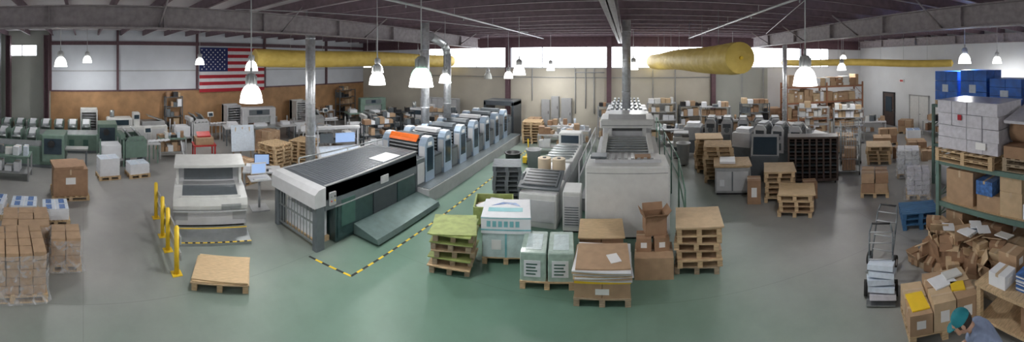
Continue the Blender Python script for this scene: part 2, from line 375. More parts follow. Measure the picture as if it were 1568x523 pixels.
# ------------------------------------------------ lamps
bell=M('lamp_refractor',(1,.99,.96),.3,emis=5.0,var=.0)
bellg=M('lamp_refractor_green',(.6,1,.78),.3,emis=1.6,var=.0)
bello=M('lamp_refractor_off',(.5,.52,.5),.3,var=.0)
cap=M('lamp_ballast',(.55,.56,.57),.4,metal=.3)
LP=158
def lamp(x,y,z,on=True,P=None,g=False):
    b=B('high_bay_pendant_lamp')
    m=bell if on else bello
    b.lathe(0,0,[(.09,.33),(.13,.30),(.17,.24),(.198,.16),(.212,.07),(.222,.02),(.225,0),(.212,0),(.2,.07),(.16,.2),(.1,.28),(.0,.3)],m,24)
    if g: b.lathe(0,0,[(.095,.345),(.137,.31),(.177,.245),(.19,.2)],bellg,24)
    b.lathe(0,0,[(0,.56),(.05,.555),(.085,.53),(.095,.44),(.095,.33),(0,.33)],cap,20)
    for a in range(8):
        t=a*math.pi/4; b.obox(.1*math.cos(t),.1*math.sin(t),.43,.03,.008,.16,cap,rz=math.degrees(t))
    b.cyl((0,0,.55),(0,0,.66),.025,cap,10); b.cyl((0,0,.6),(0,0,ZD-z-.005),.012,lgrey,6)
    o=b.build((x,y,z))
    if on:
        l=bpy.data.lights.new('lamp_bulb','POINT'); l.energy=P or LP; l.shadow_soft_size=.16; l.color=(1,.992,.98)
        lo=bpy.data.objects.new('lamp_bulb',l); COL.objects.link(lo); lo.parent=o; lo.location=(0,0,.05)
lamps=[(-11.97,-.78,4.04),(-17,0.2,4.17),(-16,5.6,4.07),(-5.84,3.08,3.43),(-10.6,5.6,3.9),(-6.07,6.9,3.6),(-8.6,9.8,3.8),(-3.53,5.22,3.75),
(-6.26,10.8,3.45),(-5.7,16,3.4),(-3.67,11.4,3.75),(-4.1,18.3,3.75),(.3,16,3.85),(3.1,5.48,3.77),(9.86,13.8,3.8),(9.9,6.7,4.15),(14.6,8.,4.13),(13.95,5.9,4.1),
(1.5,-1.5,3.9),(-4,-2.8,3.9),(9,0,3.9),(-13.5,14.5,3.9),(5.2,16.5,4.3),(12.7,17.6,4.3)]  # added lamps: ambient fill from out of view, then brightening for the far walls
for i,(x,y,z) in enumerate(lamps): lamp(x,y,z,g=(i==7))
lamp(-7.3,17.2,3.3,on=False)
# ================================================= MAIN PRESS
b=B('offset_printing_press')
xa,xb=-7.7,-5.95
b.box(xa,xa+.16,4.75,5.0,0,1.1,dk2,.02); b.box(xb-.16,xb,4.75,5.0,0,1.1,dk2,.02)
b.prism([(4.68,.98),(4.68,1.28),(4.80,1.37),(5.0,1.40),(5.0,.98)],xa-.03,xb+.03,lgrey)
b.prism([(5.0,1.08),(5.0,1.40),(8.55,1.50),(8.55,1.08)],xa,xb,hoodm)
for i in range(34):
    y=5.12+i*.098; z=1.403+(y-5)*.028
    b.box(xa+.12,xb-.12,y,y+.06,z-.01,z+.007,slatm)
for s in (xa,xb-.05): b.prism([(5.0,1.395),(5.0,1.42),(8.55,1.52),(8.55,1.49)],s,s+.05,grey)
b.prism([(7.2,1.462),(7.2,1.486),(7.95,1.507),(7.95,1.48)],xa+1.05,xb-.15,paper)
b.box(xa,xb-.04,5.35,8.6,.02,1.08,dkteal)
b.box(xb-.05,xb,5.0,8.55,.85,1.4,dk2)
b.box(xb-.04,xb-.005,5.4,6.6,.1,.84,dkteal); b.box(xb-.04,xb-.005,6.64,7.6,.1,.84,dk); b.box(xb-.04,xb-.005,7.64,8.5,.1,.84,dkteal)
b.box(xb-.01,xb+.015,5.5,5.95,.35,.98,mgreen2); b.box(xb+.0,xb+.03,6.9,7.2,1.0,1.2,lgrey); b.box(xb,xb+.02,5.3,8.4,.86,.89,grey)
b.box(xb,xb+.05,5.1,5.3,.95,1.25,grey,.01)
for j in range(4): b.cyl((xb+.05,5.15+(j%2)*.1,1.05+(j//2)*.1),(xb+.06,5.15+(j%2)*.1,1.05+(j//2)*.1),.02,[red,yel,mgreen,blk][j],10)
for k in range(12):
    x=xa+.2+k*.122; b.cyl((x,4.82,.1),(x,4.82,.98),.012,steel,6)
b.box(xa+.16,xb-.16,4.8,4.84,.1,.14,steel); b.box(xa+.16,xb-.16,4.8,4.84,.55,.58,steel)
b.box(xa+.3,xb-.3,4.95,5.3,.12,.7,paper); b.box(xa+.25,xb-.25,4.92,5.34,0,.12,wood)
b.prism([(xb,.05),(xb,.30),(xb+.75,.16),(xb+.8,.05)],5.9,8.6,footm,'y'); b.prism([(xb,.0),(xb,.05),(xb+.7,.05),(xb+.7,.0)],6.0,8.5,blk,'y')
b.box(xa,xb,8.55,9.0,.0,1.25,dk2,.02); b.box(xb-.02,xb+.02,8.6,8.95,.5,1.1,lgrey)
b.box(xb-.1,xb+.42,8.6,17.4,.0,.42,grey,.015); b.box(xb-.1,xb+.4,8.65,17.35,.42,.435,walkm)
for k in range(7):
    y0=9.05+k*1.16
    b.box(xa,xb-.15,y0,y0+1.1,0,1.05,dk2)
    b.prism([(y0+.05,1.0),(y0+.05,1.55),(y0+.2,1.72),(y0+.62,1.72),(y0+.72,1.6),(y0+.72,1.0)],xa+.15,xb-.25,dk)
    for s in (xa-.02,xb-.27):
        b.prism([(y0,.42),(y0,1.62),(y0+.1,1.76),(y0+.16,1.80),(y0+.4,1.80),(y0+.5,1.7),(y0+.54,.42)],s,s+.27,silb)
        b.prism([(y0+.16,1.80),(y0+.18,1.83),(y0+.38,1.83),(y0+.4,1.80)],s,s+.27,paper)
        b.box(s+.03,s+.24,y0-.01,y0+.0,.6,1.55,lgrey)
    b.box(xb-.005,xb+.01,y0+.08,y0+.44,.75,1.5,glassd)
    b.box(xb-.002,xb+.02,y0+.14,y0+.34,1.55,1.66,label)
    b.box(xb-.3,xb-.06,y0+.56,y0+1.1,.42,1.15,dk); b.box(xb-.06,xb-.04,y0+.62,y0+1.06,.5,1.08,dk2)
    for j in range(12): b.box(xa+.3,xb-.32,y0-.02,y0+.05,.95+j*.055,.98+j*.055,grey if j%2 else blk)
    b.box(xa+.28,xb-.30,y0+.04,y0+.07,.6,1.68,dk)
    b.prism([(y0+.15,1.72),(y0+.2,1.84),(y0+.5,1.84),(y0+.55,1.72)],xa+.4,xb-.42,(lgrey if k%3==1 else dk2))
    if k==0: b.prism([(y0-.03,1.66),(y0+.0,1.74),(y0+.10,1.86),(y0+.15,1.86),(y0+.15,1.80)],xa+.3,xb-.34,orange)
    b.cyl((xa+.3,y0+.88,1.12),(xb-.35,y0+.88,1.12),.13,steel,14)
    b.box(xa+.05,xb-.2,y0+.72,y0+1.06,.95,1.08,lgrey)
b.box(xa+.05,xb-.1,17.2,17.5,0,1.3,dk2,.02)
for s in (xa,xb-.14): b.box(s,s+.14,17.5,18.9,0,2.05,dk,.02)
b.box(xa,xb,17.5,18.9,1.85,2.1,dk,.02); b.box(xa+.2,xb-.2,17.8,18.7,.12,1.2,paper); b.box(xa+.16,xb-.16,17.75,18.75,0,.12,wood)
b.build(bevel=.006)
b=B('press_gallery_rail')
for k in range(6):
    y=6+k*2; b.cyl((-8.35,y,0),(-8.35,y,1.35),.02,steel,8)
for z in (.7,1.35): b.cyl((-8.35,6,z),(-8.35,16,z),.02,steel,8)
b.build()
def console(name,loc,rz,w=1.6):
    b=B(name)
    b.box(-w/2,w/2,-.35,.35,0,.72,dk2,.02); b.prism([(-.45,.72),(-.45,.80),(.35,1.02),(.35,.72)],-w/2-.05,w/2+.05,lgrey)
    b.prism([(-.40,.822),(-.40,.83),(.28,1.018),(.28,1.0)],-w/2+.05,w/2-.05,paperb)
    b.box(-w/2,-w/2+.05,.3,.36,.9,1.75,lgrey); b.box(w/2-.05,w/2,.3,.36,.9,1.75,lgrey); b.box(-w/2,w/2,.05,.36,1.7,1.78,lgrey); b.box(-.1,w/2-.15,.28,.33,1.15,1.5,screen); b.box(-w/2+.1,-.2,.29,.33,1.15,1.5,dk2)
    b.build(loc,rz)
console('press_control_console',(-9.5,8.7,0),60)
b=B('computer_workstation')
b.box(-.6,.6,-.35,.35,.72,.76,lgrey)
for x in (-.56,.56):
    for y in (-.3,.3): b.box(x-.02,x+.02,y-.02,y+.02,0,.72,grey)
b.obox(0,.1,1.05,.5,.03,.34,blk); b.obox(0,.083,1.05,.46,.01,.3,screen); b.box(-.05,.05,.1,.16,.76,.95,blk); b.box(-.22,.22,-.25,-.08,.76,.785,blk); b.box(-.5,-.3,-.2,.15,.76,.9,paper)
b.build((-9.7,5.5,0),60)
# ------------------------------------------------ floor tape
tb=M('tape_black',(.02,.02,.02),.6)
b=B('floor_marking_tape')
def tape_run(p0,p1):
    p0=Vector(p0);p1=Vector(p1);L=(p1-p0).length;n=int(L/.16);ang=math.degrees(math.atan2((p1-p0).y,(p1-p0).x))
    for i in range(n):
        c=p0+(p1-p0)*((i+.5)/n); b.obox(c.x,c.y,.0025,L/n,.05,.003,yel if i%2 else tb,rz=ang)
tape_run((-5.95,4.55,0),(-4.86,4.75,0)); tape_run((-4.86,4.75,0),(-4.72,16,0))
b.build()
# ------------------------------------------------ plate setter
b=B('platesetter_machine'); b.T=Matrix.Scale(.92,4)
b.box(-1.0,1.0,-.65,.65,.06,.52,lgrey,.05); b.box(-.95,.95,-.6,.6,0,.06,blk)
b.prism([(-.72,.50),(-.76,.62),(-.70,.80),(-.1,.92),(.65,.92),(.65,.5)],-1.03,1.03,ofw)
b.prism([(-.62,.78),(-.62,.825),(-.02,.94),(-.02,.90)],-.78,.78,dk2)
b.prism([(-.66,.80),(-.66,.86),(-.62,.87),(-.60,.80)],-.85,.85,ofw)
b.box(-.78,.78,.0,.5,.90,.94,grey)
b.prism([(-.77,.45),(-.77,.47),(-.74,.49),(-.70,.45)],-1.03,1.03,grey)
for i in range(2): b.box(-1.0+i*1.62,-.62+i*1.62,-.662,-.65,.2,.42,grey)
for j in range(5): b.box(.3,.85,-.765,-.75,.53+j*.03,.54+j*.03,dk2)
for s in (-.98,.90): b.prism([(.10,.92),(.2,1.55),(.3,1.6),(.62,1.1),(.62,.92)],s,s+.08,ofw)
b.obox(0,.45,1.2,1.82,.05,.62,lgrey,rx=-14)
b.obox(0,.40,1.15,1.5,.02,.35,dk2,rx=-14)
b.obox(0,.12,1.62,2.05,.75,.05,ofw,rx=12,c=.02); b.obox(0,-.24,1.56,2.05,.05,.09,ofw,rx=12)
b.build((-8.8,3.35,0),72,bevel=.01)
b=B('floor_platform_step'); b.box(-.85,.85,-.38,.38,0,.07,steel,.01)
for y in (-.36,.33): b.box(-.85,.85,y-.022,y+.022,.07,.074,yel)
for k in range(10): b.box(-.85+k*.17,-.78+k*.17,-.36-.024,-.36+.024,.073,.076,tb)
b.build((-7.7,3.05,0),72)
b=B('computer_monitor_stand'); b.box(-.3,.3,-.25,.25,.85,.88,lgrey); b.cyl((0,0,.03),(0,0,.85),.035,grey); b.box(-.25,.25,-.25,.25,0,.03,grey); b.obox(0,.1,1.12,.46,.04,.32,ofw); b.obox(0,.077,1.12,.4,.01,.26,screen); b.box(-.2,.2,-.22,-.08,.88,.9,ofw); b.build((-8.7,4.85,0),75)
b=B('safety_guard_rail')
for x,y in ((-9.14,1.95),(-8.15,1.9),(-7.5,1.87),(-6.62,1.83)):
    b.cyl((x,y,0),(x,y,.92),.05,yel,14); b.box(x-.1,x+.1,y-.1,y+.1,0,.015,yel); b.lathe(x,y,[(.05,.92),(.036,.95),(0,.96)],yel,14)
for z in (.35,.66):
    b.obox(-7.88,1.955,z,2.6,.03,.16,galv,rz=-2.2)
b.build()
b=B('plywood_topped_pallet'); z=pallet(b,0,0,0,1.05,.85,wood); b.obox(0,0,z+.01,1.08,.9,.02,kraft3); b.obox(.0,.0,z+.03,1.02,.86,.02,plyw,rz=1); b.obox(.01,.0,z+.05,1.04,.84,.02,plyw,rz=-3); b.build((-6.2,2.62,0),62)
# ------------------------------------------------ left foreground stacks
film=bpy.data.materials.new('stretch_film'); film.use_nodes=True
nt=film.node_tree; p=nt.nodes['Principled BSDF']; p.inputs['Base Color'].default_value=(.8,.82,.85,1); p.inputs['Roughness'].default_value=.15
tc=nt.nodes.new('ShaderNodeTexCoord'); nz=nt.nodes.new('ShaderNodeTexNoise'); nz.inputs['Scale'].default_value=4; nz.inputs['Distortion'].default_value=2; nt.links.new(tc.outputs['Object'],nz.inputs['Vector'])
mr=nt.nodes.new('ShaderNodeMapRange'); mr.inputs['From Min'].default_value=.35; mr.inputs['From Max'].default_value=.75; mr.inputs['To Min'].default_value=.10; mr.inputs['To Max'].default_value=.5; nt.links.new(nz.outputs['Fac'],mr.inputs['Value']); nt.links.new(mr.outputs[0],p.inputs['Alpha'])
bp=nt.nodes.new('ShaderNodeBump'); bp.inputs['Strength'].default_value=.6; nt.links.new(nz.outputs['Fac'],bp.inputs['Height']); nt.links.new(bp.outputs[0],p.inputs['Normal'])
def wrapped_pallet(name,loc,rz,w,d,h,m=wrapk,nx=3,nz=4,topm=None):
    b=B(name); z=pallet(b,0,0,0,w+.05,d+.05)
    ch=(h-z)/nz; ny=max(2,int(nx*d/w+.5))
    for k in range(nz):
        for i in range(nx):
            for j in range(ny):
                cx=-w/2+w*(i+.5)/nx; cy=-d/2+d*(j+.5)/ny
                b.obox(cx+R.uniform(-.01,.01),cy+R.uniform(-.01,.01),z+ch/2+(R.uniform(-.008,.008) if k==nz-1 else 0),w/nx-.014,d/ny-.014,ch-.01,topm if (topm and k==nz-1) else m)
        z+=ch
    n=20
    vs=[];fs=[]
    for k,zz in enumerate((.02,.14,h*.5,h-.03)):
        for i in range(n):
            t=2*math.pi*i/n; ex=(.035 if k else .09)+R.uniform(0,.015)
            cx=max(-1,min(1,math.cos(t)*1.42))*(w/2+ex); cy=max(-1,min(1,math.sin(t)*1.42))*(d/2+ex); vs.append((cx,cy,zz))
    for k in range(3):
        for i in range(n): j=(i+1)%n; fs.append((k*n+i,k*n+j,(k+1)*n+j,(k+1)*n+i))
    b.add(vs,fs,film,True)
    return b.build(loc,rz)
wrapped_pallet('shrink_wrapped_carton_pallet',(-6.42,-1.35,0),14,1.05,1.2,.86,kraft,4,5)
wrapped_pallet('shrink_wrapped_carton_pallet',(-7.75,-1.3,0),10,.95,1.05,.72,kraft,3,4)
wrapped_pallet('shrink_wrapped_carton_pallet',(-7.25,-.38,0),5,.62,.6,.66,kraft,2,3)
def sheet_pallet(name,loc,rz,w,d,h,body=paper,top=blueprint):
    b=B(name); z=pallet(b,0,0,0,w,d)
    k=0
    while z<h-.001:
        t=min(.06,h-z); b.obox(R.uniform(-.006,.006),R.uniform(-.006,.006),z+t/2,w-.08,d-.08,t-.002,body if k%2 else paper); z+=t; k+=1
    for i in range(2):
        for j in range(2):
            cx=(-.5+i)*w*.46; cy=(-.5+j)*d*.46
            b.obox(cx,cy,h+.003,w*.42,d*.42,.005,paperb,rz=R.uniform(-2,2)); b.obox(cx,cy,h+.008,w*.36,d*.2,.003,top,rz=R.uniform(-2,2))
    b.build(loc,rz)
sheet_pallet('printed_sheet_pallet',(-9.2,-.75,0),8,.75,.75,.42)
sheet_pallet('printed_sheet_pallet',(-9.3,-1.6,0),5,.75,.75,.42)
sheet_pallet('printed_sheet_pallet',(-9.3,-2.5,0),3,.8,.8,.42)
b=B('large_carton_on_pallet'); z=pallet(b,0,0,0,1.15,1.15)
carton(b,0,0,z,1.05,1.05,.80,kraft2); b.box(.525,.54,-.15,.15,.5,.7,label); b.obox(.1,-.1,z+.85,.9,.9,.08,kraft2,rz=6); b.build((-11.0,-.45,0),8)
# ------------------------------------------------ generic bindery machines
def folder_machine(loc,rz,L=3.2,body=mgreen,name='paper_folding_machine',W=1.0):
    b=B(name)
    for x in (-L/2,-L/2+.95):
        for y in (-W/2,W/2-.06): b.box(x,x+.06,y,y+.06,0,1.15,body)
    b.box(-L/2,-L/2+1.0,-W/2,W/2,.25,.33,grey); b.box(-L/2+.1,-L/2+.9,-W/2+.1,W/2-.1,.33,.85,paper)
    b.box(-L/2+.85,-L/2+1.05,-W/2,W/2,1.1,1.3,body,.02)
    x=-L/2+1.05
    b.box(x,x+.9,-W/2,W/2,.35,1.0,body,.02); b.box(x+.05,x+.2,-W/2+.05,W/2-.05,0,.35,dk2); b.box(x+.7,x+.85,-W/2+.05,W/2-.05,0,.35,dk2)
    for k in range(2):
        b.obox(x+.2+.4*k,0,1.22,.06,W*.85,.6,steel,ry=-40); b.obox(x+.35+.35*k,0,.55,.05,W*.8,.55,steel,ry=-40)
    b.prism([(x,1.0),(x+.15,1.2),(x+.75,1.2),(x+.9,1.0)],-W/2,-W/2+.1,body,'y'); b.prism([(x,1.0),(x+.15,1.2),(x+.75,1.2),(x+.9,1.0)],W/2-.1,W/2,body,'y')
    for k in range(4): b.cyl((x+.1+.2*k,-W/2,1.05),(x+.1+.2*k,W/2,1.05),.04,steel,10)
    b.obox(x+.9+(L-2)/2,0,.8,L-1.95,W*.7,.06,lgrey,ry=3)
    for k in (.2,.8): b.box(x+.9+(L-2)*k,x+.95+(L-2)*k,-W*.33,-W*.33+.05,0,.8,body); b.box(x+.9+(L-2)*k,x+.95+(L-2)*k,W*.33-.05,W*.33,0,.8,body)
    for k in range(5): b.obox(x+1.1+k*.2,0,.86,.25,.3,.02,paper,ry=-10)
    b.cyl((x+.9,-W/2,.9),(x+.9,-W/2-.05,1.35),.02,grey,8); b.obox(x+.9,-W/2-.08,1.45,.3,.1,.24,ofw,rx=-15); b.obox(x+.9,-W/2-.14,1.45,.22,.01,.16,glassd,rx=-15)
    b.build(loc,rz)
def guillotine(loc,rz,body=lgrey):
    b=B('guillotine_paper_cutter')
    b.box(-.75,.75,-.1,.9,0,.85,body,.03); b.box(-.95,.95,-1.0,.9,.85,.91,steel,.01); b.box(-.85,-.7,-.9,-.75,0,.85,body); b.box(.7,.85,-.9,-.75,0,.85,body)
    b.box(-.9,-.6,-.1,.5,.85,1.75,body,.03); b.box(.6,.9,-.1,.5,.85,1.75,body,.03); b.box(-.9,.9,-.12,.5,1.35,1.8,body,.04); b.box(-.55,.55,-.14,-.11,1.42,1.7,dk2); b.box(-.15,.15,-.16,-.13,1.48,1.66,glassd)
    b.box(-.6,.6,.0,.1,1.0,1.35,steel); b.box(-1.9,-.95,-.7,.5,.83,.9,body,.01); b.box(.95,1.9,-.7,.5,.83,.9,body,.01)
    for x in (-1.85,1.8): b.box(x,x+.06,-.65,-.59,0,.83,dk2); b.box(x,x+.06,.4,.46,0,.83,dk2)
    b.box(-1.7,-1.2,-.4,.2,.9,1.1,paper); b.box(1.2,1.6,-.4,.1,.9,1.05,paper); b.box(-.3,.3,-.6,-.1,.91,1.03,paper)
    b.build(loc,rz)
def stitcher(loc,rz,n=6,body=mgreen):
    b=B('saddle_stitching_line'); L=n*.65+1.2
    b.box(-L/2,L/2,-.28,.28,.1,.8,body,.02); b.box(-L/2,L/2,-.34,.34,0,.1,dk2)
    b.prism([(-.12,.8),(0,1.0),(.12,.8)],-L/2,L/2,steel)
    for k in range(n):
        x=-L/2+.4+k*.65
        b.box(x-.2,x+.2,.28,.9,.3,1.0,body,.02); b.obox(x,.45,1.2,.42,.65,.05,grey,rx=28); b.box(x-.22,x-.19,.1,.8,1.0,1.4,body); b.box(x+.19,x+.22,.1,.8,1.0,1.4,body); b.obox(x,.45,1.28,.3,.4,.1,paper,rx=28); b.cyl((x-.2,.15,1.1),(x+.2,.15,1.1),.07,steel,10)
        b.box(x-.12,x+.12,-.3,-.28,.3,.6,mgreen2)
    b.box(L/2-.9,L/2,-.5,.6,.3,1.35,body,.03); b.box(L/2-.8,L/2-.1,-.52,-.49,.6,1.2,glassd); b.box(L/2,L/2+.9,-.25,.25,.7,.76,steel); b.box(L/2+.8,L/2+.85,-.2,.2,0,.7,dk2)
    b.cyl((L/2-.5,-.5,1.0),(L/2-.5,-.6,1.0),.14,blk,16)
    b.build(loc,rz)
def collator(loc,rz,body=ofw):
    b=B('collating_tower'); b.box(-.45,.45,-.4,.4,0,.5,body,.02); b.box(-.45,-.38,-.4,.4,.5,1.7,body); b.box(.38,.45,-.4,.4,.5,1.7,body); b.box(-.45,.45,.1,.4,.5,1.75,body,.02)
    for k in range(8): z=.56+k*.14; b.obox(0,-.2,z,.74,.6,.015,grey,rx=-12); b.obox(0,-.25,z+.025,.5,.4,.03,paper,rx=-12)
    b.box(-.3,.3,-.46,-.4,.15,.4,dk2); b.build(loc,rz)
def binder(loc,rz,body=ofw):
    b=B('perfect_binding_machine'); b.box(-1.6,1.6,-.5,.5,0,.95,body,.04)
    b.box(-1.5,-.2,-.45,.45,.95,1.35,body,.06); b.box(-1.3,-.4,-.47,-.44,1.02,1.28,glassd); b.box(.3,1.5,-.4,.4,.95,1.15,grey,.03); b.box(-.15,.2,-.3,.3,.95,1.6,body,.03); b.box(-.1,.15,-.33,-.3,1.3,1.5,glassd)
    for k in range(4): b.box(-1.45+k*.75,-.8+k*.75,-.515,-.5,.12,.8,lgrey)
    b.obox(1.0,0,1.3,.8,.6,.05,steel,ry=20); b.cyl((-1.2,.2,1.35),(-1.2,.2,1.7),.12,steel); b.build(loc,rz)
def bench(name,loc,rz,w=1.8,d=.8,n=6,top=lgrey,shelf=True):
    b=B(name); b.box(-w/2,w/2,-d/2,d/2,.82,.87,top)
    for x in (-w/2,w/2-.06):
        for y in (-d/2,d/2-.06): b.box(x,x+.06,y,y+.06,0,.82,grey)
    if shelf: b.box(-w/2,w/2,-d/2+.03,d/2-.03,.25,.28,grey)
    for k in range(n):
        x=-w/2+.15+(w-.3)*k/max(1,n-1); h=R.uniform(.06,.36); ww=R.uniform(.12,.3)
        m=R.choice([paper,kraft,ofw,dk2,kraft2,paperb,grey,blk])
        if R.random()<.7: carton(b,x,R.uniform(-.12,.12),.87,ww,R.uniform(.2,.45),h,m,rz=R.uniform(-15,15))
        else: b.cyl((x,0,.87),(x,0,.87+h),.06,m); b.cyl((x,0,.87+h),(x,0,.9+h),.03,grey)
        if shelf and R.random()<.8: carton(b,x,0,.28,ww,.4,R.uniform(.15,.4),R.choice([kraft,kraft2,paper]),rz=R.uniform(-6,6))
    b.build(loc,rz)
def shelving(name,loc,rz,w=1.2,d=.5,h=1.9,ns=4,post=dk2,items=None,fill=.85,beam=None):
    b=B(name)
    for x in (-w/2,w/2-.05):
        for y in (-d/2,d/2-.05): b.box(x,x+.05,y,y+.05,0,h,post)
    items=items or [kraft,kraft2,paper,blk,kraft3,dk2]
    for k in range(ns):
        z=.12+k*(h-.15)/(ns-1) if ns>1 else h
        b.box(-w/2,w/2,-d/2,d/2,z-.03,z,beam or post)
        gap=(h-.15)/(ns-1)-.06
        x=-w/2+.07
        while x<w/2-.2:
            ww=R.uniform(.14,.34)
            if x+ww>w/2-.05: break
            if R.random()<fill: carton(b,x+ww/2,R.uniform(-.03,.03),z,ww-.02,d*.75,gap*R.uniform(.4,.92) if k<ns-1 else R.uniform(.12,.3),R.choice(items))
            x+=ww
    b.build(loc,rz)
stitcher((-14.1,-2.6,0),86,4,mgreen)
stitcher((-16.4,-1.3,0),88,7,mgreen)
folder_machine((-14.3,1.9,0),95,2.6,mgreen)
bench('packing_table',(-12.4,-2.7,0),90,1.6,.8,5,mgreen)
binder((-17.8,2.7,0),90,ofw)
folder_machine((-17.6,6.0,0),90,2.8,lgrey)
guillotine((-16.0,8.9,0),75,lgrey)
b=B('red_pallet_table'); b.box(-.5,.5,-.4,.4,.5,.56,red)
for x in(-.48,.42):
    for y in (-.35,.3): b.box(x,x+.06,y,y+.06,0,.5,red)
b.box(-.4,.4,-.3,.3,.56,.85,kraft); b.obox(.0,.1,.95,.6,.4,.06,red,rx=20); b.build((-14.6,5.3,0),80)
folder_machine((-15.8,12.4,0),80,3.0,grey)
collator((-18.4,.3,0),90); collator((-18.4,8.4,0),90,lgrey); collator((-18.4,13.2,0),90)
bench('work_bench',(-18.4,10.4,0),90,1.8,.8,7); bench('work_bench',(-18.5,15.2,0),90,1.8,.8,7); bench('bindery_table',(-17.9,-3.4,0),90,1.2,.7,7)
bench('bindery_table',(-14.9,3.9,0),85,1.2,.7,6,mgreen); bench('bindery_table',(-13.3,10.6,0),70,1.6,.8,7,grey)
shelving('steel_shelving_unit',(-18.75,5.0,0),90,1.0,.4,2.3,5,dk2); shelving('steel_shelving_unit',(-18.6,17.6,0),90,1.6,.5,2.2,5,dk2)
sheet_pallet('paper_sheet_pallet',(-12.6,.9,0),10,.7,.8,.75,paper,paperb)
sheet_pallet('paper_sheet_pallet',(-12.7,2.0,0),10,.7,.8,.5,paper,paperb)
carton_stack('carton_pallet',(-16.0,4.0,0),5,2,2,2,.45,.45,.3)
carton_stack('carton_pallet',(-13.9,8.2,0),15,2,2,3,.42,.42,.3)
folder_machine((-13.0,14.4,0),60,3.0,ofw); guillotine((-15.6,17.3,0),60,mgreen); binder((-11.4,17.9,0),10,lgrey)
b=B('easel_print_board'); b.obox(0,0,.95,1.0,.04,1.1,paperb,rx=-12); b.cyl((-.4,.1,0),(-.3,.05,1.4),.02,wood); b.cyl((.4,.1,0),(.3,.05,1.4),.02,wood); b.cyl((0,.5,0),(0,.05,1.4),.02,wood); b.build((-13.3,6.6,0),75)
def pallet_jack(name,loc,rz,m):
    b=B(name); b.box(-.27,-.11,0.0,1.15,.05,.1,m,.01); b.box(.11,.27,0,1.15,.05,.1,m,.01); b.box(-.27,.27,-.15,.02,.05,.3,m,.03); b.cyl((-.08,-.2,.1),(.08,-.2,.1),.09,rubber,14)
    b.cyl((0,-.15,.25),(0,-.45,1.15),.025,m,8); b.cyl((-.15,-.46,1.15),(.15,-.46,1.15),.02,blk,8); b.cyl((0,-.15,.25),(0,-.15,.5),.05,steel)
    for x in (-.19,.19): b.cyl((x-.05,1.0,.04),(x+.05,1.0,.04),.04,rubber)
    b.build(loc,rz)
pallet_jack('pallet_jack',(-12.5,3.9,0),-70,lgrey)
pallet_jack('pallet_jack',(-4.0,13.8,0),10,yel)
pallet_pile('wooden_pallet_stack',(-11.3,7.0,0),10,8,.95,.95,wood,None)
pallet_pile('wooden_pallet_stack',(-11.6,8.6,0),25,7,.95,.95,wood,None)
carton_stack('carton_pallet',(-10.9,5.4,0),15,2,2,2,.4,.4,.32)
bench('packing_bench',(-11.0,10.3,0),70,1.6,.8,6,dk2)
for i,(x,y) in enumerate(((-10.0,11.4),(-10.9,13.0),(-11.4,14.9))): shelving('steel_shelving_unit',(x,y,0),62,1.5,.5,1.55,4,dk,[blk,dk2,kraft2,kraft,paper])
shelving('steel_shelving_unit',(-9.4,15.9,0),30,1.6,.5,1.6,4,dk); shelving('steel_shelving_unit',(-9.2,13.3,0),62,1.4,.5,1.4,4,dk,[blk,dk2,kraft])
b=B('storage_cabinet')
for k in range(3): b.box(k*.92,k*.92+.9,-.25,.25,0,1.9,grey,.01); b.box(k*.92+.02,k*.92+.44,-.262,-.25,.05,1.85,lgrey); b.box(k*.92+.46,k*.92+.88,-.262,-.25,.05,1.85,lgrey); b.box(k*.92+.4,k*.92+.43,-.28,-.262,.9,1.05,blk)
b.build((-12.9,19.2,0),0)
# ------------------------------------------------ CENTRE foreground stacks
b=B('layered_board_pallet_stack'); z=0
for k in range(5):
    z+=pallet(b,R.uniform(-.05,.05),R.uniform(-.05,.05),z,.82,.82,R.choice([wood,wood2]),rz=R.uniform(-6,6))*.99
    b.obox(R.uniform(-.03,.03),R.uniform(-.03,.03),z+.01,.88,.88,.02,R.choice([ygreen,kraft3,wood,kraft]),rz=R.uniform(-7,7)); z+=.02
b.obox(0,0,z+.012,.92,.9,.024,ygreen,rz=5); b.build((-3.45,6.35,0),20)
b=B('paper_skid_with_teal_carton'); z=pallet(b,0,0,0,1.0,.95); b.box(-.5,.5,-.46,.46,z,.64,wrapw,.02); b.box(-.02,.02,-.465,-.459,z,.64,teal); b.box(-.3,-.1,-.465,-.459,.3,.5,label)
b.box(-.52,.52,-.48,.48,.64,.98,paper,.01); b.box(-.522,.522,-.482,.482,.70,.73,teal); b.prism([(-.4,-.2),(.35,-.2),(.35,.0),(-.4,.0)],.981,.983,teal,'z'); b.prism([(-.35,.1),(.0,.22),(.3,.08),(.2,.26),(-.1,.3)],.981,.985,blueprint,'z'); b.box(-.524,.524,-.484,.484,.95,.965,teal)
for k in range(6): b.box(-.4+k*.12,-.32+k*.12,-.4845,-.483,.78,.9,teal)
b.build((-2.6,7.2,0),17)
b=B('wrapped_paper_skid'); z=pallet(b,0,0,0,1.02,.9)
for x in (-.26,.26):
    b.box(x-.245,x+.245,-.42,.42,z,.66,pgreen,.02); b.box(x-.17,x+.14,-.426,-.42,.22,.52,paper)
    for j in range(4): b.box(x-.13,x+.05+.03*(j%2),-.43,-.426,.26+j*.06,.285+j*.06,mgreen2)
    b.box(x-.15,x+.15,-.3,.3,.661,.664,wrapw)
b.build((-1.54,6.65,0),10)
b=B('mixed_board_carton_pallet'); z=pallet(b,0,0,0,1.0,.9,wood2)
for x in (-.245,.245): carton(b,x,0,z,.48,.85,.26,kraft)
b.box(-.12,.12,-.43,-.425,.2,.3,label)
z+=.26; b.obox(0,0,z+.02,.98,.9,.04,yel,rz=1)
for k in range(6): b.obox(R.uniform(-.02,.02),0,z+.05+k*.025,1.02,.93,.018,R.choice([paper,kraft3,lgrey,wood,paper]),rz=R.uniform(-4,4))
